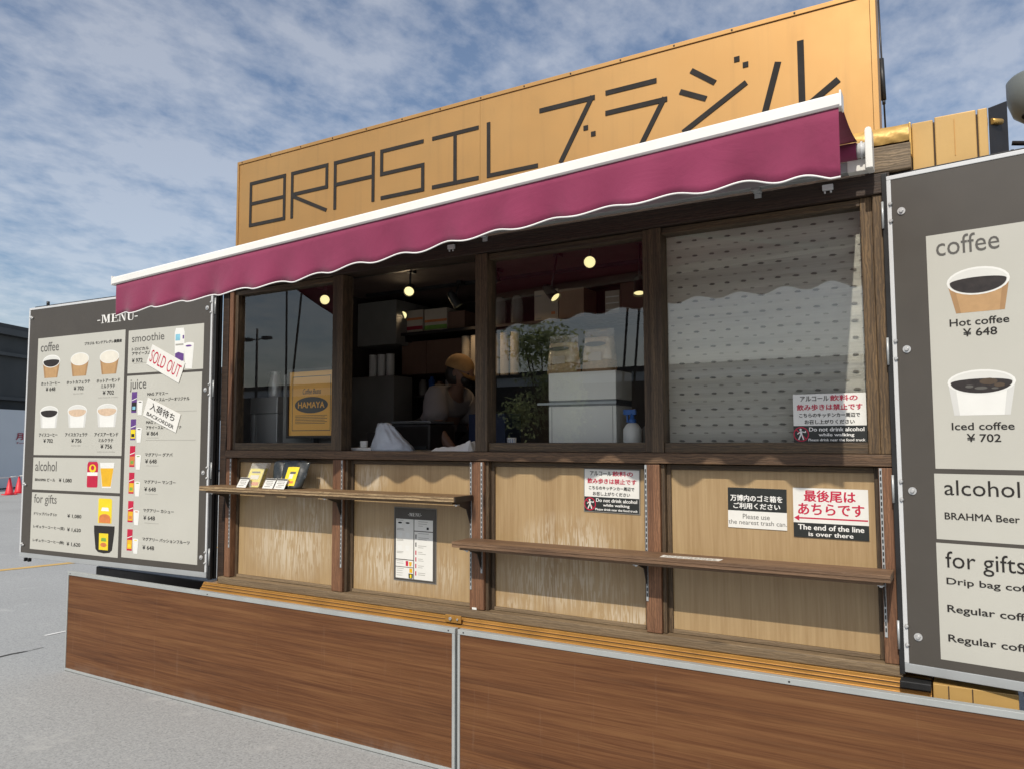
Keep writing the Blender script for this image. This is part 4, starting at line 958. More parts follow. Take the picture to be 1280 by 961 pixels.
def pcard(x, y, rz, label):
    o = thing('price_card', label, 'price card', (x, y, ZS), R(rz), 'small white price cards on the upper shelf')
    bm = bmesh.new(); abox(bm, -.048, .048, 0, .002, 0, .060)
    for v in bm.verts: v.co.y += v.co.z*.55
    c = fin('card', bm, 'paper', o)
    bm = bmesh.new(); abox(bm, -.048, .048, .036, .038, 0, .058)
    for v in bm.verts: v.co.y -= v.co.z*.08
    fin('card_back', bm, 'paper', o)
    bm = bmesh.new()
    def r4(a, b, c_, d, mi): f = bm.faces.new([bm.verts.new((x_, -.0012+z_*.55, z_)) for x_, z_ in ((a, c_), (b, c_), (b, d), (a, d))]); f.material_index = mi
    r4(-.046, .046, .050, .059, 1)
    for z0, a, b in ((.040, -.034, .030), (.030, -.036, .010), (.030, .014, .032), (.020, -.02, .034), (.010, -.034, .02)): r4(a, b, z0, z0+.004, 0)
    fin('card_print', bm, ['ink_light', 'ink_grey'], c)
pcard(-3.930, -.150, -6, 'price card in front of the yellow drip coffee pack')
pcard(-3.695, -.150, -4, 'price card before the left coffee pouch')
pcard(-3.590, -.155, -4, 'price card before the right coffee pouch')

# ------------------------------------------------------------------ blind in the right window
o = thing('window_blind', 'pale roller blind printed with rows of dark dashes in the right hand window', 'blind', (0, .105, 0))
bm = bmesh.new(); nz = 110
for i in range(nz+1):
    z = 1.60+1.10*i/nz; y = .002*math.sin(z*60)+.001*math.sin(z*11)
    a = bm.verts.new((-1.25, y, z)); b = bm.verts.new((-.315, y, z))
    if i: bm.faces.new([pa, pb, b, a])
    pa, pb = a, b
bmesh.ops.solidify(bm, geom=bm.faces[:], thickness=.001)
bl_ = fin('blind_cloth', bm, 'blind', o)
def dashes(x_start, z_start, rx, rz, mat):
    bm = bmesh.new(); z = z_start; rng = random.Random(4)
    while z > 1.62:
        x = x_start
        while x < -.33:
            jx = rng.uniform(-.004, .004); s_ = rng.uniform(.85, 1.12)
            yb = .002*math.sin(z*60)+.001*math.sin(z*11)-.0042
            f = bm.faces.new([bm.verts.new((x+jx+a, yb, z+b)) for a, b in ((-rx*s_, 0), (-rx*.5, -rz*.75), (rx*.4, -rz), (rx*s_, -.001), (rx*.5, rz*.8), (-rx*.4, rz))])
            x += .0765
        z -= .0733
    fin('printed_dashes', bm, mat, bl_)['kind'] = 'stuff'
dashes(-1.240, 2.668, .0155, .0050, 'dash'); dashes(-1.202, 2.632, .0125, .0035, 'dash_lite')
bm = bmesh.new(); tube(bm, (-1.25, .0, 1.605), (-.315, .0, 1.605), .008, n=10); fin('bottom_rod', bm, 'white_metal', o)
bm = bmesh.new(); tube(bm, (-1.25, .02, 2.72), (-.315, .02, 2.72), .02, n=14); fin('blind_roller', bm, 'white_metal', o)

# ------------------------------------------------------------------ inside the truck
ZC = 1.5855
def item(name, label, cat, x0, x1, y0, y1, z0, z1, mat, bev=.002, group=None):
    o = box(name, x0, x1, y0, y1, z0, z1, mat, None, bev); return tag(o, label, cat, group)
# left window: steel box, jug, framed poster on a stand board
o = thing('steel_dispenser', 'steel dispenser box behind the left window', 'dispenser', (-4.24, .30, ZC))
box('body', -.14, .14, -.01, .24, 0, .25, 'steel', o, .006); box('lid', -.145, .145, -.015, .245, .252, .365, 'steel', o, .006)
box('corner_strip', -.10, -.085, -.014, -.011, .0, .248, 'alu_bright', o)
o = thing('steel_jug', 'tall steel jug standing on the steel box', 'jug', (-4.20, .36, ZC+.366))
bm = bmesh.new(); lathe(bm, [(.040, 0), (.046, .01), (.046, .09), (.030, .15), (.026, .17), (.034, .18), (.0001, .182)], 0, 0, 0, 20); fin('body', bm, 'steel', o)
bm = bmesh.new(); tube(bm, (-.045, 0, .10), (-.075, 0, .12), .006, n=8); tube(bm, (-.075, 0, .12), (-.07, 0, .165), .006, n=8); tube(bm, (-.07, 0, .165), (-.03, 0, .168), .006, n=8); fin('handle', bm, 'dark_metal', o)
tag(box('backing_board', -3.93, -3.43, .185, .20, ZC, 2.085, 'int_grey', None, .002), 'grey board standing behind the framed gold poster', 'board')
o = thing('framed_poster', 'gold framed poster reading HAMAYA inside the left window', 'poster', (-3.602, .115, 1.885))
box('card', -.196, .196, .0, .004, -.205, .205, 'poster_gold', o)
for a, b, c, d in ((-.212, .212, .206, .222), (-.212, .212, -.222, -.206), (-.212, -.197, -.2055, .2055), (.197, .212, -.2055, .2055)): box('frame', a, b, -.012, .012, c, d, 'dark_metal', o, .002)
box('stand', -.012, .012, .013, .06, -.30, .0, 'black', o)
bm = bmesh.new()
for a, b, c, d in ((-.168, .168, .170, .174), (-.168, .168, -.174, -.170), (-.168, -.164, -.170, .170), (.164, .168, -.170, .170)): aflat(bm, [(a, c), (b, c), (b, d), (a, d)], -.0008)
aflat(bm, ell(0, -.010, .145, .052, 32), -.0008)
for k in range(6): aflat(bm, [(-.14, -.078-k*.010), (.14-.02*(k % 2), -.078-k*.010), (.14-.02*(k % 2), -.075-k*.010), (-.14, -.075-k*.010)], -.0008)
fin('poster_print', bm, 'ink_grey', o)
text('HAMAYA', -.115, .115, -.028, .010, 'poster_gold', o, -.0014, .01); text('Coffee Beans', -.075, .085, .060, .095, 'ink_grey', o, -.0014, .0, shear=.3)
# serving window: tray with cup, carrier bag, crumpled papers
o = thing('serving_tray', 'white tray on the serving counter at the left of the hatch', 'tray', (-3.225, .15, ZC)); box('tray_body', -.10, .10, -.01, .12, 0, .018, 'white_metal', o, .005)
bm = bmesh.new(); lathe(bm, [(.020, 0), (.023, .002), (.024, .040), (.022, .041), (.020, .006), (.0001, .005)], 0, 0, 0, 18); c_ = fin('small_cup', bm, 'cupwhite', None, loc=(-3.215, .18, ZC+.0185)); tag(c_, 'tiny white cup on the white tray', 'cup')
bm = bmesh.new(); rng = random.Random(9)                                 # crumpled carrier bag
prof = [(0, .15, .09), (.15, .145, .085), (.35, .115, .07), (.6, .085, .055), (.82, .060, .035), (.95, .045, .022), (1.0, .022, .014)]
rings = []
for k, rx, ry in prof:
    cx = -.06-.075*k; ring = []
    for i in range(28):
        a = 2*math.pi*i/28; j = 1+rng.uniform(-.10, .10)*(0.5+k); ring.append(bm.verts.new((cx+.02+rx*math.cos(a)*j, ry*math.sin(a)*j, .170*k+rng.uniform(-.006, .006)*(k > 0)*(k < 1))))
    rings.append(ring)
for A, B in zip(rings, rings[1:]):
    for i in range(28): bm.faces.new([A[i], A[(i+1) % 28], B[(i+1) % 28], B[i]])
bm.faces.new(rings[0][::-1]); bm.faces.new(rings[-1])
bmesh.ops.subdivide_edges(bm, edges=bm.edges[:], cuts=1, use_grid_fill=True)
for v in bm.verts: v.co += Vector((rng.uniform(-1, 1), rng.uniform(-1, 1), rng.uniform(-.6, .6)*(v.co.z > .01)))*.004
tag(fin('carrier_bag', bm, 'plastic', None, loc=(-2.965, .205, ZC), smooth=True), 'crumpled white plastic carrier bag on the serving counter', 'bag')
bm = bmesh.new(); rng = random.Random(2); P = []
for i in range(15):
    row = []
    for j in range(8):
        x = -2.665+.275*i/14; y = .13+.16*j/7; hgt = .010+.055*max(0, (i/14-.45))*1.4+rng.uniform(0, .016)
        row.append(bm.verts.new((x, y, ZC+(.001 if j in (0, 7) or i in (0, 14) else hgt))))
    P.append(row)
for i in range(14):
    for j in range(7): bm.faces.new([P[i][j], P[i+1][j], P[i+1][j+1], P[i][j+1]])
tag(fin('paper_sheets', bm, 'paper', None), 'crumpled white papers on the counter by the second mullion', 'paper')
tag(box('receipt_box', -3.33, -3.20, .34, .46, ZC, 1.70, 'dark_metal', None, .004), 'dark box behind the white tray', 'box')
o = thing('coffee_machine', 'dark coffee machine half hidden behind the carrier bag', 'coffee machine', (-3.30, .75, 1.34))
box('body', -.17, .17, 0, .30, 0, .42, 'dark_metal', o, .02); box('front_panel', -.14, .14, -.006, -.0005, .18, .27, 'bldg_mid', o); box('top_tray', -.17, .17, .0, .28, .421, .44, 'counter', o, .004)
for x in (-.05, .06):
    bm = bmesh.new(); tube(bm, (x, -.03, .16), (x, -.03, .11), .014, n=10); fin('spout', bm, 'steel', o)
# work bench far side
tag(box('work_bench', -4.2, -.5, 1.55, 2.05, .722, 1.50, 'interior', None, .004), 'dark work bench along the back of the truck kitchen', 'bench')
# grey fridge, crockery
tag(box('tall_fridge', -4.34, -3.90, 1.30, 1.54, .722, 2.16, 'int_grey', None, .006), 'grey fridge cabinet at the left end of the kitchen', 'fridge')
tag(box('wall_cabinet', -4.34, -3.93, 1.36, 1.90, 2.42, 2.78, 'int_grey', None, .004), 'grey wall cabinet above the fridge at the left end', 'cabinet')
def cupstack(x, y, z0, h_, label, m='cupwhite', group='stacks of paper cups'):
    bm = bmesh.new(); z = 0; prof = [(.030, 0)]
    while z < h_: prof += [(.032, z+.002), (.036, z+.012), (.034, z+.013)]; z += .014
    prof += [(.036, z+.002), (.0001, z+.002)]
    return tag(fin('cup_stack', *(lambda b: (lathe(b, prof, 0, 0, 0, 14), (b, m))[1])(bm), None, loc=(x, y, z0)), label, 'cup stack', group)
for x, l in ((-4.20, 'left stack of paper cups on the fridge'), (-4.11, 'second stack of paper cups on the fridge'), (-4.02, 'third stack of paper cups on the fridge')): cupstack(x, 1.40, 2.161, .18, l)
# upper shelf with boxes
o = thing('upper_rack', 'long dark rack shelf below the kitchen ceiling carrying boxes', 'rack', (0, 0, 0)); box('rack_board', -4.1, -1.3, 1.42, 1.80, 2.490, 2.512, 'dark_metal', o)
for x in (-3.9, -2.95, -1.6): box('rack_bracket', x-.006, x+.006, 1.45, 2.055, 2.44, 2.4895, 'dark_metal', o)
def carton_box(x0, x1, z1, m, label, stripes=(), y=1.50, dp=.22):
    o = thing('carton', label, 'box', (x0, y, 2.5125), 0, 'cartons on the upper rack')
    box('carton_body', 0, x1-x0, 0, dp, 0, z1-2.5125, m, o, .003)
    for z, h_, mm, a, b in stripes: box('carton_print', a*(x1-x0), b*(x1-x0), -.0012, -.0002, z, z+h_, mm, o)
carton_box(-4.04, -3.77, 2.705, 'cardboard_pale', 'pale carton with a pink band, leftmost on the rack', ((.03, .03, 'dark_red', .0, 1), (.11, .02, 'orange', 0, 1)))
carton_box(-3.75, -3.53, 2.700, 'cardboard_pale', 'pale carton with a green band beside the pink banded one', ((.02, .035, 'green', .0, 1), (.08, .02, 'orange', .0, 1)))
carton_box(-3.52, -3.36, 2.66, 'brownbox', 'small brown carton beside the green banded carton')
carton_box(-2.735, -2.537, 2.748, 'cardboard_pale', 'cream carton with small red mark on the rack', ((.05, .02, 'orange', .72, .88), (.02, .012, 'ink_light', .05, .3), (.19, .01, 'ink_light', .05, .3)))
carton_box(-2.530, -2.330, 2.738, 'cardboard', 'tan carton right of the cream carton')
carton_box(-2.165, -2.055, 2.690, 'cardboard_pale', 'small pale carton with three lines', ((.04, .008, 'white', .05, .95), (.085, .008, 'white', .05, .95), (.13, .008, 'white', .05, .95)))
carton_box(-2.050, -1.85, 2.735, 'brownbox', 'brown carton at the right end of the rack')
for x, r_, l in ((-3.09, .06, 'large clear jar on the rack behind the second mullion'), (-2.93, .05, 'small clear jar on the rack left of the cream carton')):
    bm = bmesh.new(); lathe(bm, [(r_, 0), (r_, .19), (r_*.8, .21), (r_*.8, .23), (.0001, .231)], 0, 0, 0, 20); tag(fin('glass_jar', bm, 'jar', None, loc=(x, 1.58, 2.5125)), l, 'jar')
# brown cupboards below, with hanging cup dispensers
for x0, x1, l in ((-4.0, -3.75, 'narrow brown cupboard door under the rack'), (-3.745, -3.36, 'wide brown cupboard under the rack with two small labels')):
    o = thing('wall_cupboard', l, 'cupboard', (x0, 1.52, 2.18)); box('door', 0, x1-x0, 0, .3, 0, .27, 'brownbox', o, .004)
    if x1 > -3.5: box('label_plate', .20, .25, -.002, -.0005, .05, .10, 'cardboard', o); box('label_plate', .29, .34, -.002, -.0005, .05, .10, 'cardboard', o)
for i, (x, l) in enumerate(((-3.345, 'first hanging cup tube from the left'), (-3.262, 'cup tube just left of the second mullion'), (-3.085, 'cup tube just right of the second mullion'), (-2.995, 'middle cup tube right of the mullion'), (-2.905, 'rightmost hanging cup tube'))):
    cupstack(x, 1.50, 2.13, .32, l, 'cardboard_pale' if i > 1 else 'cardboard_pale', 'hanging cup tubes under the rack')
# right-centre window: white cabinet, bean bags, spray bottle
o = thing('white_cabinet', 'white box cabinet with a grey strap band behind the third window', 'cabinet', (-1.745, .215, ZC))
box('lower_box', -.196, .196, 0, .22, 0, .240, 'cabinet_white', o, .004); box('upper_box', -.196, .196, 0, .22, .272, .420, 'cabinet_white', o, .004); box('band', -.194, .194, .004, .218, .2405, .2715, 'counter', o)
box('strap', -.262, .199, -.006, -.001, .250, .2615, 'alu', o); box('edge_line', -.178, -.175, -.001, -.0002, .0, .238, 'ink_light', o); box('edge_line', .175, .178, -.001, -.0002, .0, .238, 'ink_light', o)
def beanbag(x, wd, h_, label):
    o = thing('coffee_bean_bag', label, 'bag', (x, .33, ZC+.421), 0, 'bags of coffee beans on the white cabinet')
    def lump(z0, z1, name, mat, w0, w1, seed, d0=.055, d1=.02):
        bm = bmesh.new(); rng = random.Random(seed); rings = []
        for j in range(9):
            k = j/8; w_ = w0+(w1-w0)*k; d_ = d0+(d1-d0)*k; ring = []
            for i in range(26):
                a = 2*math.pi*i/26; ca, sa = math.cos(a), math.sin(a)
                px = math.copysign(abs(ca)**.6, ca)*w_/2; py = math.copysign(abs(sa)**.8, sa)*d_
                ring.append(bm.verts.new((px*(1+rng.uniform(-.05, .05)), py*(1+rng.uniform(-.1, .1)), z0+(z1-z0)*k+(rng.uniform(-.008, .008) if 0 < j < 8 else 0))))
            rings.append(ring)
        for A, B in zip(rings, rings[1:]):
            for i in range(26): bm.faces.new([A[i], A[(i+1) % 26], B[(i+1) % 26], B[i]])
        bm.faces.new(rings[0][::-1]); bm.faces.new(rings[-1]); return fin(name, bm, mat, o, smooth=True)
    lump(0, h_*.28, 'beans', 'beans', wd*.98, wd*.96, 1, .055, .05); lump(h_*.27, h_*.80, 'bag_front', 'bagfoil', wd*.95, wd*.86, 5, .05, .034); lump(h_*.80, h_, 'bag_top', 'film', wd*.86, wd*.92, 2, .034, .006)
    bm = bmesh.new(); aflat(bm, ell(0, h_*.63, wd*.34, h_*.055, 20), -.062, 0); aflat(bm, [(-wd*.2, h_*.25), (wd*.2, h_*.25), (wd*.2, h_*.45), (-wd*.2, h_*.45)], -.062, 1); fin('bag_label', bm, ['ink_grey', 'cardboard_pale'], o)
beanbag(-1.905, .19, .215, 'left clear bag of coffee beans on the white cabinet'); beanbag(-1.690, .19, .235, 'right clear bag of coffee beans on the white cabinet')
o = thing('spray_bottle', 'white spray bottle with a blue head in the corner of the third window', 'bottle', (-1.452, .19, ZC))
bm = bmesh.new(); lathe(bm, [(.040, 0), (.046, .006), (.046, .115), (.030, .140), (.018, .148), (.0001, .149)], 0, 0, 0, 20); fin('bottle_body', bm, 'cupwhite', o)
bm = bmesh.new(); lathe(bm, [(.020, .147), (.020, .165), (.012, .168), (.010, .20), (.0001, .201)], 0, 0, 0, 14); abox(bm, -.045, .022, -.010, .010, .188, .215, 0, .004); abox(bm, -.030, -.022, -.005, .005, .150, .190, 0, .002); fin('trigger_head', bm, 'bottle_blue', o)
o = thing('spray_bottle', 'second dim white bottle right of the blue headed one', 'bottle', (-1.40, .27, ZC))
bm = bmesh.new(); lathe(bm, [(.034, 0), (.038, .006), (.038, .105), (.014, .135), (.012, .20), (.0001, .201)], 0, 0, 0, 18); fin('bottle_body', bm, 'int_grey', o)
bm = bmesh.new(); lathe(bm, [(.020, 0), (.022, .002), (.027, .075), (.025, .076), (.0001, .01)], 0, 0, 0, 16); c_ = fin('striped_cup', bm, 'cupwhite', None, loc=(-2.165, .20, ZC)); tag(c_, 'small striped paper cup at the left corner of the third window', 'cup')
bm = bmesh.new()
for k in range(7):
    a = R(200+k*22); bm2 = [(math.cos(a+s_*.05)*r, math.sin(a+s_*.05)*r, z) for s_, r, z in ((-1, .0225, .01), (1, .0225, .01), (1, .0272, .07), (-1, .0272, .07))]; bm.faces.new([bm.verts.new(p) for p in bm2])
fin('cup_stripes', bm, 'bottle_blue', c_)
tag(box('dark_crate', -2.02+.0, -1.96+.02, .50, .60, ZC, 1.80, 'bldg_mid', None, .004), 'dark grey box left of the white cabinet', 'box')
tag(box('red_crate', -3.0, -2.72, 1.05, 1.25, 1.40, 1.62, 'dark_red', None, .006), 'dark red crate seen low in the third window', 'crate')
tag(box('blue_crate', -3.02, -2.72, 1.05, 1.27, 1.621, 1.83, 'crate_navy', None, .006), 'dark blue crate on the red crate', 'crate')
tag(box('crate_stand', -3.05, -2.70, 1.03, 1.29, .722, 1.399, 'interior', None, .006), 'dark stand below the crates', 'stand')

# canisters under the cupboards
o = thing('canister_rack', 'narrow dark rack under the cupboards holding canisters', 'rack', (0, 0, 0)); box('rack_board', -4.05, -3.36, 1.56, 1.80, 2.000, 2.015, 'dark_metal', o); box('rack_back', -4.05, -3.36, 1.801, 1.815, 1.60, 2.17, 'dark_metal', o)
for i, (x, r_, h_, m, l) in enumerate(((-3.86, .035, .13, 'int_grey', 'grey canister, leftmost on the narrow rack'), (-3.77, .028, .15, 'bottle_blue', 'slim blue canister on the narrow rack'), (-3.69, .038, .11, 'cardboard', 'squat brown canister on the narrow rack'), (-3.60, .030, .14, 'steel', 'steel canister on the narrow rack'), (-3.51, .033, .12, 'dark_red', 'dark red canister on the narrow rack'))):
    bm = bmesh.new(); lathe(bm, [(r_*.95, 0), (r_, .004), (r_, h_*.82), (r_*.6, h_*.88), (r_*.6, h_), (.0001, h_+.001)], 0, 0, 0, 16); tag(fin('canister', bm, m, None, loc=(x, 1.63, 2.0155)), l, 'canister')

# spot lamps
LAMP_W = 2.4
def spot(x, y, z, aim, label, lit=True):
    o = thing('spot_lamp', label, 'lamp', (x, y, z), 0, 'black spot lamps under the kitchen ceiling')
    a = Vector(aim).normalized(); bm = bmesh.new(); tube(bm, -a*.10, (0, 0, 0), .030, .036, 18, cap=False); tube(bm, -a*.10, -a*.13, .030, .018, 18); fin('lamp_body', bm, 'black', o)
    bm = bmesh.new(); tube(bm, -a*.014, -a*.018, .0335, n=20); fin('lamp_lens', bm, 'lamp' if lit else 'milk', o)
    if lit:
        pl_ = bpy.data.lights.new('lamp_light', 'SPOT'); pl_.energy = LAMP_W; pl_.color = (1, .74, .45); pl_.spot_size = R(110); pl_.spot_blend = .5; pl_.shadow_soft_size = .03
        po = bpy.data.objects.new('lamp_light', pl_); C.objects.link(po); po.parent = o; po.location = a*.005; po.rotation_euler = (-a).to_track_quat('Z', 'Y').to_euler()
    bm = bmesh.new(); tube(bm, -a*.06, (-.0, .02, 2.835-z), .007, n=8); abox(bm, -.02, .02, .0, .06, 2.815-z, 2.838-z); fin('lamp_arm', bm, 'black', o)
tr2 = thing('lamp_track', 'dark lamp track rail across the kitchen ceiling', 'rail', (0, 0, 0)); box('rail', -4.2, -.4, .68, .715, 2.815, 2.8395, 'black', tr2)
tr2 = thing('lamp_track', 'second lamp track nearer the back of the kitchen', 'rail', (0, 0, 0)); box('rail', -4.2, -.4, 1.30, 1.335, 2.815, 2.8395, 'black', tr2)
def toc(x, y, z): return (-x, -3.46-y, 1.65-z)
spot(-4.011, .64, 2.672, toc(-4.0, .64, 2.67), 'lit lamp behind the left window')
spot(-3.314, .74, 2.677, (.9, -1.6, -1.0), 'lit lamp highest in the serving hatch')
spot(-3.93, 1.44, 2.657, (1.1, -1.4, -.9), 'lit lamp lower left in the serving hatch')
spot(-3.24, 1.24, 2.643, (.5, .35, -1), 'lamp turned away near the second mullion')
spot(-2.213, .84, 2.542, (.75, -.15, -.75), 'lamp leaning right in front of the cartons')
spot(-1.655, .84, 2.512, (.15, -.35, -1), 'lamp beside the third mullion pointing down')
spot(-1.885, .64, 2.694, toc(-1.885, .64, 2.69), 'brightest round lamp facing out of the third window')
spot(-2.78, 1.04, 2.735, (.2, .3, -1), 'small lamp just right of the second mullion')

# ------------------------------------------------------------------ the person at work
PX, PY = -3.27, 1.14
def skinned(name, verts, edges, radii, mat, parent=None, root=0, lv=2, loc=(0, 0, 0)):
    me = bpy.data.meshes.new(name); me.from_pydata(verts, edges, []); o = link(name, me, mat, parent, loc)
    md = o.modifiers.new('skin', 'SKIN'); sd = me.skin_vertices[0].data
    for i, r in enumerate(radii): sd[i].radius = (r, r) if not isinstance(r, tuple) else r
    sd[root].use_root = True; md.use_smooth_shade = True
    sb = o.modifiers.new('sub', 'SUBSURF'); sb.levels = lv; sb.render_levels = lv
    return o
FZ = .722
P_ = thing('person', 'person in a yellow orange cap and white shirt bending to the right inside the hatch', 'person', (PX, PY, FZ))
# body leaning forward towards +x, torso from pelvis (0,0,.86)
BV = [(-.14, 0, .84), (-.10, 0, .98), (-.03, 0, 1.12), (.02, 0, 1.22), (.075, 0, 1.29), (.10, 0, 1.345),
      (.02, -.17, 1.225), (.09, -.23, .99), (.24, -.20, .80), (.30, -.19, .74),
      (.02, .17, 1.225), (.09, .23, .99), (.26, .20, .82), (.33, .18, .77),
      (-.13, -.09, .80), (-.06, -.10, .45), (-.10, -.10, .09), (.03, -.11, .035),
      (-.13, .09, .80), (-.10, .10, .45), (-.16, .10, .09), (-.03, .11, .035)]
BE = [(0, 1), (1, 2), (2, 3), (3, 4), (4, 5), (3, 6), (6, 7), (7, 8), (8, 9), (3, 10), (10, 11), (11, 12), (12, 13), (0, 14), (14, 15), (15, 16), (16, 17), (0, 18), (18, 19), (19, 20), (20, 21)]
fing = []
for s, wi in ((-1, 9), (1, 13)):
    bx_, by_, bz_ = BV[wi]
    pm = len(BV); BV.append((bx_+.055, by_, bz_-.008)); BE.append((wi, pm))
    for k, (dy, l) in enumerate(((-.030, .060), (-.010, .072), (.010, .068), (.030, .052))):
        a = len(BV); BV += [(bx_+.095, by_+dy, bz_-.012), (bx_+.095+l*.5, by_+dy*1.1, bz_-.026), (bx_+.095+l*.85, by_+dy*1.1, bz_-.052)]
        BE += [(pm, a), (a, a+1), (a+1, a+2)]
    a = len(BV); BV += [(bx_+.040, by_-s*.040, bz_-.014), (bx_+.070, by_-s*.056, bz_-.026)]; BE += [(pm, a), (a, a+1)]
rad = [.135, .125, .135, .12, .062, .055, .062, .045, .036, .028, .062, .045, .036, .028, .095, .062, .045, .040, .095, .062, .045, .040]
while len(rad) < len(BV): rad.append(.0)
i = 22
for s in (0, 1):
    rad[i] = (.030, .020); i += 1
    for k in range(4):
        rad[i] = .0105; rad[i+1] = .0092; rad[i+2] = .008; i += 3
    rad[i] = .012; rad[i+1] = .0095; i += 2
skinned('body', BV, BE, rad, 'skin', P_, 0, 2)
# head with a face, in profile towards +x
bm = bmesh.new(); bmesh.ops.create_uvsphere(bm, u_segments=24, v_segments=18, radius=1)
for v in bm.verts:
    x, y, z = v.co; fx = 1.0+(.10 if x > 0 and z < -.2 else 0)
    v.co = Vector((x*.098*fx+(.018 if (x > .75 and abs(y) < .35 and -.25 < z < .1) else 0), y*.074*(1-.18*max(0, -z)), z*.118))
bmesh.ops.rotate(bm, verts=bm.verts, cent=(0, 0, 0), matrix=Matrix.Rotation(R(22), 3, 'Y')); bmesh.ops.translate(bm, verts=bm.verts, vec=(.125, 0, 1.415))
hd = fin('head', bm, 'skin', P_, smooth=True)
bm = bmesh.new()
for s in (-1, 1): bmesh.ops.create_uvsphere(bm, u_segments=10, v_segments=8, radius=.011, matrix=Matrix.Translation((.205, s*.030, 1.395)))
fin('eyes', bm, 'hair', hd)
bm = bmesh.new()
for s in (-1, 1): bmesh.ops.create_uvsphere(bm, u_segments=10, v_segments=8, radius=.020, matrix=Matrix.Translation((.115, s*.075, 1.405)) @ Matrix.Diagonal((.7, .35, 1.2, 1)))
fin('ears', bm, 'skin', hd)
bm = bmesh.new(); bmesh.ops.create_uvsphere(bm, u_segments=16, v_segments=12, radius=1, matrix=Matrix.Translation((.178, 0, 1.355)) @ Matrix.Rotation(R(22), 4, 'Y') @ Matrix.Diagonal((.042, .062, .048, 1))); fin('face_mask', bm, 'hair', hd, smooth=True)
bm = bmesh.new(); bmesh.ops.create_uvsphere(bm, u_segments=20, v_segments=12, radius=1, matrix=Matrix.Translation((.085, 0, 1.405)) @ Matrix.Diagonal((.085, .080, .100, 1))); fin('hair', bm, 'hair', P_, smooth=True)
bm = bmesh.new(); bmesh.ops.create_uvsphere(bm, u_segments=26, v_segments=18, radius=1)
bmesh.ops.bisect_plane(bm, geom=bm.verts[:]+bm.edges[:]+bm.faces[:], plane_co=(0, 0, -.12), plane_no=(0, 0, 1), clear_inner=True)
for v in bm.verts: v.co = Vector((v.co.x*.116, v.co.y*.092, v.co.z*.098))
bmesh.ops.rotate(bm, verts=bm.verts, cent=(0, 0, 0), matrix=Matrix.Rotation(R(18), 3, 'Y')); bmesh.ops.translate(bm, verts=bm.verts, vec=(.112, 0, 1.452))
cp_ = fin('cap', bm, 'cap', P_, smooth=True)
bm = bmesh.new(); rows = []
for i in range(11):
    a = R(-70+140*i/10); r0, r1 = .100, .185
    p0 = Vector((r0*math.cos(a), .088*math.sin(a), -.012)); p1 = Vector((r1*math.cos(a*.75), .085*math.sin(a), -.030-.012*math.cos(a)))
    rows.append((bm.verts.new(p0), bm.verts.new((p0+p1)/2+Vector((0, 0, .006))), bm.verts.new(p1)))
for A, B in zip(rows, rows[1:]):
    for k in (0, 1): bm.faces.new([A[k], B[k], B[k+1], A[k+1]])
bmesh.ops.solidify(bm, geom=bm.faces[:], thickness=.004)
bmesh.ops.rotate(bm, verts=bm.verts, cent=(0, 0, 0), matrix=Matrix.Rotation(R(24), 3, 'Y')); bmesh.ops.translate(bm, verts=bm.verts, vec=(.112, 0, 1.452))
fin('cap_brim', bm, 'cap', cp_, smooth=True)
skinned('shirt', [(-.13, 0, .90), (-.10, 0, 1.0), (-.03, 0, 1.13), (.02, 0, 1.225), (.065, 0, 1.275), (.02, -.175, 1.235), (.075, -.235, 1.045), (.02, .175, 1.235), (.075, .235, 1.045)],
        [(0, 1), (1, 2), (2, 3), (3, 4), (3, 5), (5, 6), (3, 7), (7, 8)], [.150, .150, .160, .150, .078, .095, .100, .095, .100], 'shirt', P_, 0, 2)
skinned('apron', [(-.14, 0, .70), (-.13, 0, .86), (-.10, 0, 1.00), (-.04, 0, 1.08)], [(0, 1), (1, 2), (2, 3)], [.165, .163, .160, .150], 'apron', P_, 1, 2)
skinned('trousers', [(-.14, 0, .84), (-.13, -.09, .80), (-.06, -.10, .45), (-.10, -.10, .12), (-.13, .09, .80), (-.10, .10, .45), (-.16, .10, .12)], [(0, 1), (1, 2), (2, 3), (0, 4), (4, 5), (5, 6)], [.142, .105, .075, .062, .105, .075, .062], 'apron', P_, 0, 2)

# ------------------------------------------------------------------ things beyond the truck
# round grey lamp on a post at the far right
o = thing('round_lamp', 'round grey lamp head at the top right edge of the picture', 'lamp', (.335, .55, 0))
bm = bmesh.new(); lathe(bm, [(.0001, 3.01), (.035, 3.015), (.105, 3.075), (.126, 3.14), (.126, 3.225), (.112, 3.24), (.0001, 3.243)], 0, 0, 0, 36); fin('lamp_head', bm, 'lampgrey', o)
bm = bmesh.new(); tube(bm, (-.06, -.048, 3.058), (-.066, -.056, 3.046), .012, n=12); fin('sensor', bm, 'black', o)
bm = bmesh.new(); tube(bm, (.04, .02, 2.0), (.04, .02, 3.03), .03, n=14); tube(bm, (.04, .02, 0), (.04, .02, 2.0), .045, n=14); fin('post', bm, 'lampgrey', o)
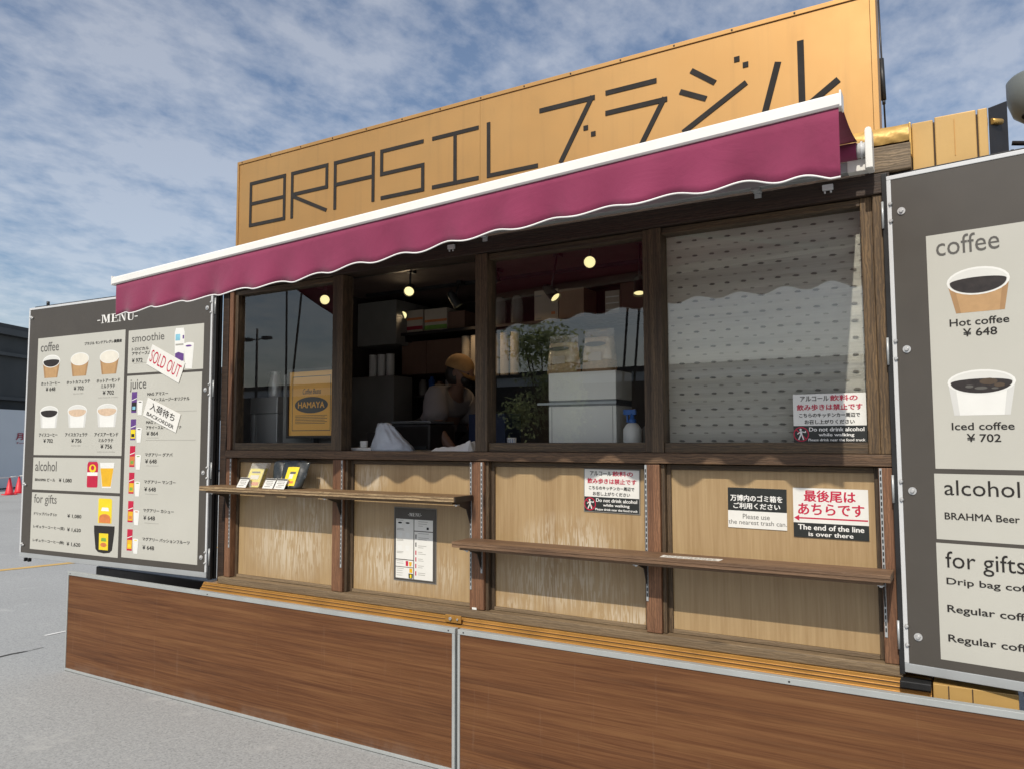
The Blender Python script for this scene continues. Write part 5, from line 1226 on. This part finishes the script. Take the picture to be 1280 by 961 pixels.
# second vehicle's dark cab behind the right board
o = thing('towing_cab', 'dark vehicle top just showing over the right menu board', 'vehicle', (0, 0, 0))
bm = bmesh.new(); pts = [(.20, 2.86), (.33, 2.80), (1.6, 2.74), (1.75, 2.2), (1.85, 1.4), (1.9, .5), (.17, .5), (.17, 2.60)]
aprism(bm, pts, .32, 1.9); bmesh.ops.bevel(bm, geom=bm.edges[:], offset=.02, segments=2, affect='EDGES'); fin('cab_body', bm, 'black', o)
for x in (.20, .26): box('cab_rib', x, x+.012, .27, .3195, 2.50, 2.84-(x-.2)*.5, 'dark_metal', o)
bm = bmesh.new(); tube(bm, (.205, .25, 2.86), (.60, .29, 2.79), .010, n=8); fin('cab_rail', bm, 'dark_metal', o)
for x in (.62, 1.5): bm = bmesh.new(); tube(bm, (x, .20, .42), (x, .318, .42), .42, n=28); fin('wheel', bm, 'black', o)

# distant hall with white hoarding, cones
D_ = Vector((-.43, .90, 0)).normalized(); rz = math.atan2(D_.y, D_.x)
hall = thing('exhibition_hall', 'distant dark hall with a white hoarding along its foot at the left edge', 'building', (-29.5, 10.3, 0)); hall.rotation_euler = (0, 0, rz)
# local x along the wall, local -y faces ... wall normal
def hb(n, a, b, c, d, e, f, m): return box(n, a, b, c, d, e, f, m, hall)
hb('wall', -22, 40, .3, 14, 0, 5.50, 'bldg_dark'); hb('roof_edge', -22.2, 40.2, .05, 14.2, 5.51, 5.74, 'bldg_mid'); hb('roof_slab', -22, 40, .1, 14, 5.75, 5.90, 'bldg_dark')
for z in (4.75, 3.15): hb('band', -22, 40, .12, .29, z, z+.12, 'bldg_band')
for k in range(12): hb('cladding_joint', -20+k*5, -19.9+k*5, .27, .2995, 0, 5.45, 'bldg_band')
hb('hoarding', -22, 40, -.9, -.7, .05, 2.75, 'bldg_white')
for k in range(20): hb('hoarding_post', -21+k*3, -20.93+k*3, -.695, -.55, 0, 2.75, 'alu')
for s_, a, b, z0, z1 in (('月運動館', .35, 2.05, 1.70, 1.95),): text(s_, a, b, z0, z1, 'dark_red', hall, -.92, .03)
text('Food Truck', .4, 1.8, 1.56, 1.62, 'dark_red', hall, -.92)
bpy.context.view_layer.update()
def cone(x, y, label):
    o = thing('traffic_cone', label, 'traffic cone', (x, y, 0), 0, 'red traffic cones by the hoarding')
    bm = bmesh.new(); lathe(bm, [(.125, .03), (.115, .06), (.022, .53), (.0001, .532)], 0, 0, 0, 20); fin('cone_body', bm, 'cone', o)
    bm = bmesh.new(); abox(bm, -.16, .16, -.16, .16, 0, .03, 0, .008); fin('cone_base', bm, 'cone', o)
    return o
cone(-25.57, 9.25, 'red traffic cone nearest the left edge of the picture'); cone(-26.12, 9.80, 'red traffic cone right beside the menu board frame')
bm = bmesh.new(); tube(bm, (-24.0, 6.0, .52), (-25.57, 9.25, .545), .018, n=8); tube(bm, (-25.57, 9.25, .545), (-26.12, 9.80, .545), .018, n=8); tube(bm, (-26.12, 9.80, .545), (-27.2, 12.5, .52), .018, n=8)
tag(fin('cone_bar', bm, 'white_metal'), 'white bar resting between the cones', 'bar')

# surroundings behind the camera, seen only as reflections in the window glass
o = thing('long_hall', 'long low grey hall across the square, seen mirrored in the windows', 'building', (-28, -46, 0))
box('wall', -60, 70, -10, 0, 0, 5.6, 'bldg_dark', o); box('roof_band', -60.2, 70.2, -10.2, .3, 6.25, 6.6, 'bldg_dark', o); box('pale_band', -60, 70, -10, .1, 5.61, 6.24, 'bldg_white', o)
for k in range(22): box('window', -57+k*6, -54.5+k*6, .001, .05, 1.0, 3.2, 'bldg_dark', o)
o = thing('street_lamp', 'twin arm street lamp mirrored in the left window', 'street lamp', (-39.2, -30.5, 0))
bm = bmesh.new(); tube(bm, (0, 0, 0), (0, 0, 8.8), .11, .07, 12); fin('pole', bm, 'bldg_mid', o)
for s in (-1, 1):
    bm = bmesh.new(); tube(bm, (0, 0, 8.1), (s*.7, 0, 8.15), .04, n=8); abox(bm, min(s*.6, s*1.2), max(s*.6, s*1.2), -.2, .2, 8.05, 8.25, 0, .03); fin('lamp_arm', bm, 'bldg_mid', o)
for (a, b), l in ((((-12.9, -8.5, 0), (-12.97, -8.5, 7.2)), 'upright dark mast mirrored in the left window'), (((-12.85, -8.5, 2.0), (-12.2, -8.5, 7.2)), 'slanting stay rope beside the mast'), (((-10.6, -21.5, 0.0), (-9.85, -21.5, 9)), 'left slanting rope mirrored in the third window'), (((-10.2, -21.5, 0.0), (-9.4, -21.5, 9)), 'right slanting rope mirrored in the third window')):
    bm = bmesh.new(); tube(bm, a, b, .022 if a[0] < -12 else .045, n=8); tag(fin('guy_rope', bm, 'black'), l, 'rope')
# tree
o = thing('broadleaf_tree', 'leafy tree mirrored beside the coffee bags in the third window', 'tree', (-11.0, -17, 0))
bm = bmesh.new(); tube(bm, (0, 0, 0), (.1, .05, 1.6), .12, .08, 10)
rng = random.Random(21); cl = []
for k in range(16):
    a = rng.uniform(0, 6.28); e = Vector((math.cos(a)*rng.uniform(.3, 1.1), math.sin(a)*rng.uniform(.3, 1.1), rng.uniform(1.9, 4.6))); tube(bm, (.1, .05, rng.uniform(1.1, 1.9)), e, .045, .012, 6); cl.append(e)
fin('trunk', bm, 'bark', o)
bm = bmesh.new()
for e in cl:
    for _ in range(300):
        p = e+Vector((rng.gauss(0, .30), rng.gauss(0, .30), rng.gauss(0, .26))); s = rng.uniform(.05, .10); q = Matrix.Rotation(rng.uniform(0, 6.28), 3, (rng.uniform(-1, 1), rng.uniform(-1, 1), rng.uniform(.1, 1)))
        bm.faces.new([bm.verts.new(p+q @ Vector(c)) for c in ((-s, 0, 0), (0, -s*.5, 0), (s, 0, 0), (0, s*.5, .01))])
me = bpy.data.meshes.new('crown'); bm.to_mesh(me); bm.free(); link('crown', me, 'leaf', o)
bpy.context.view_layer.update()
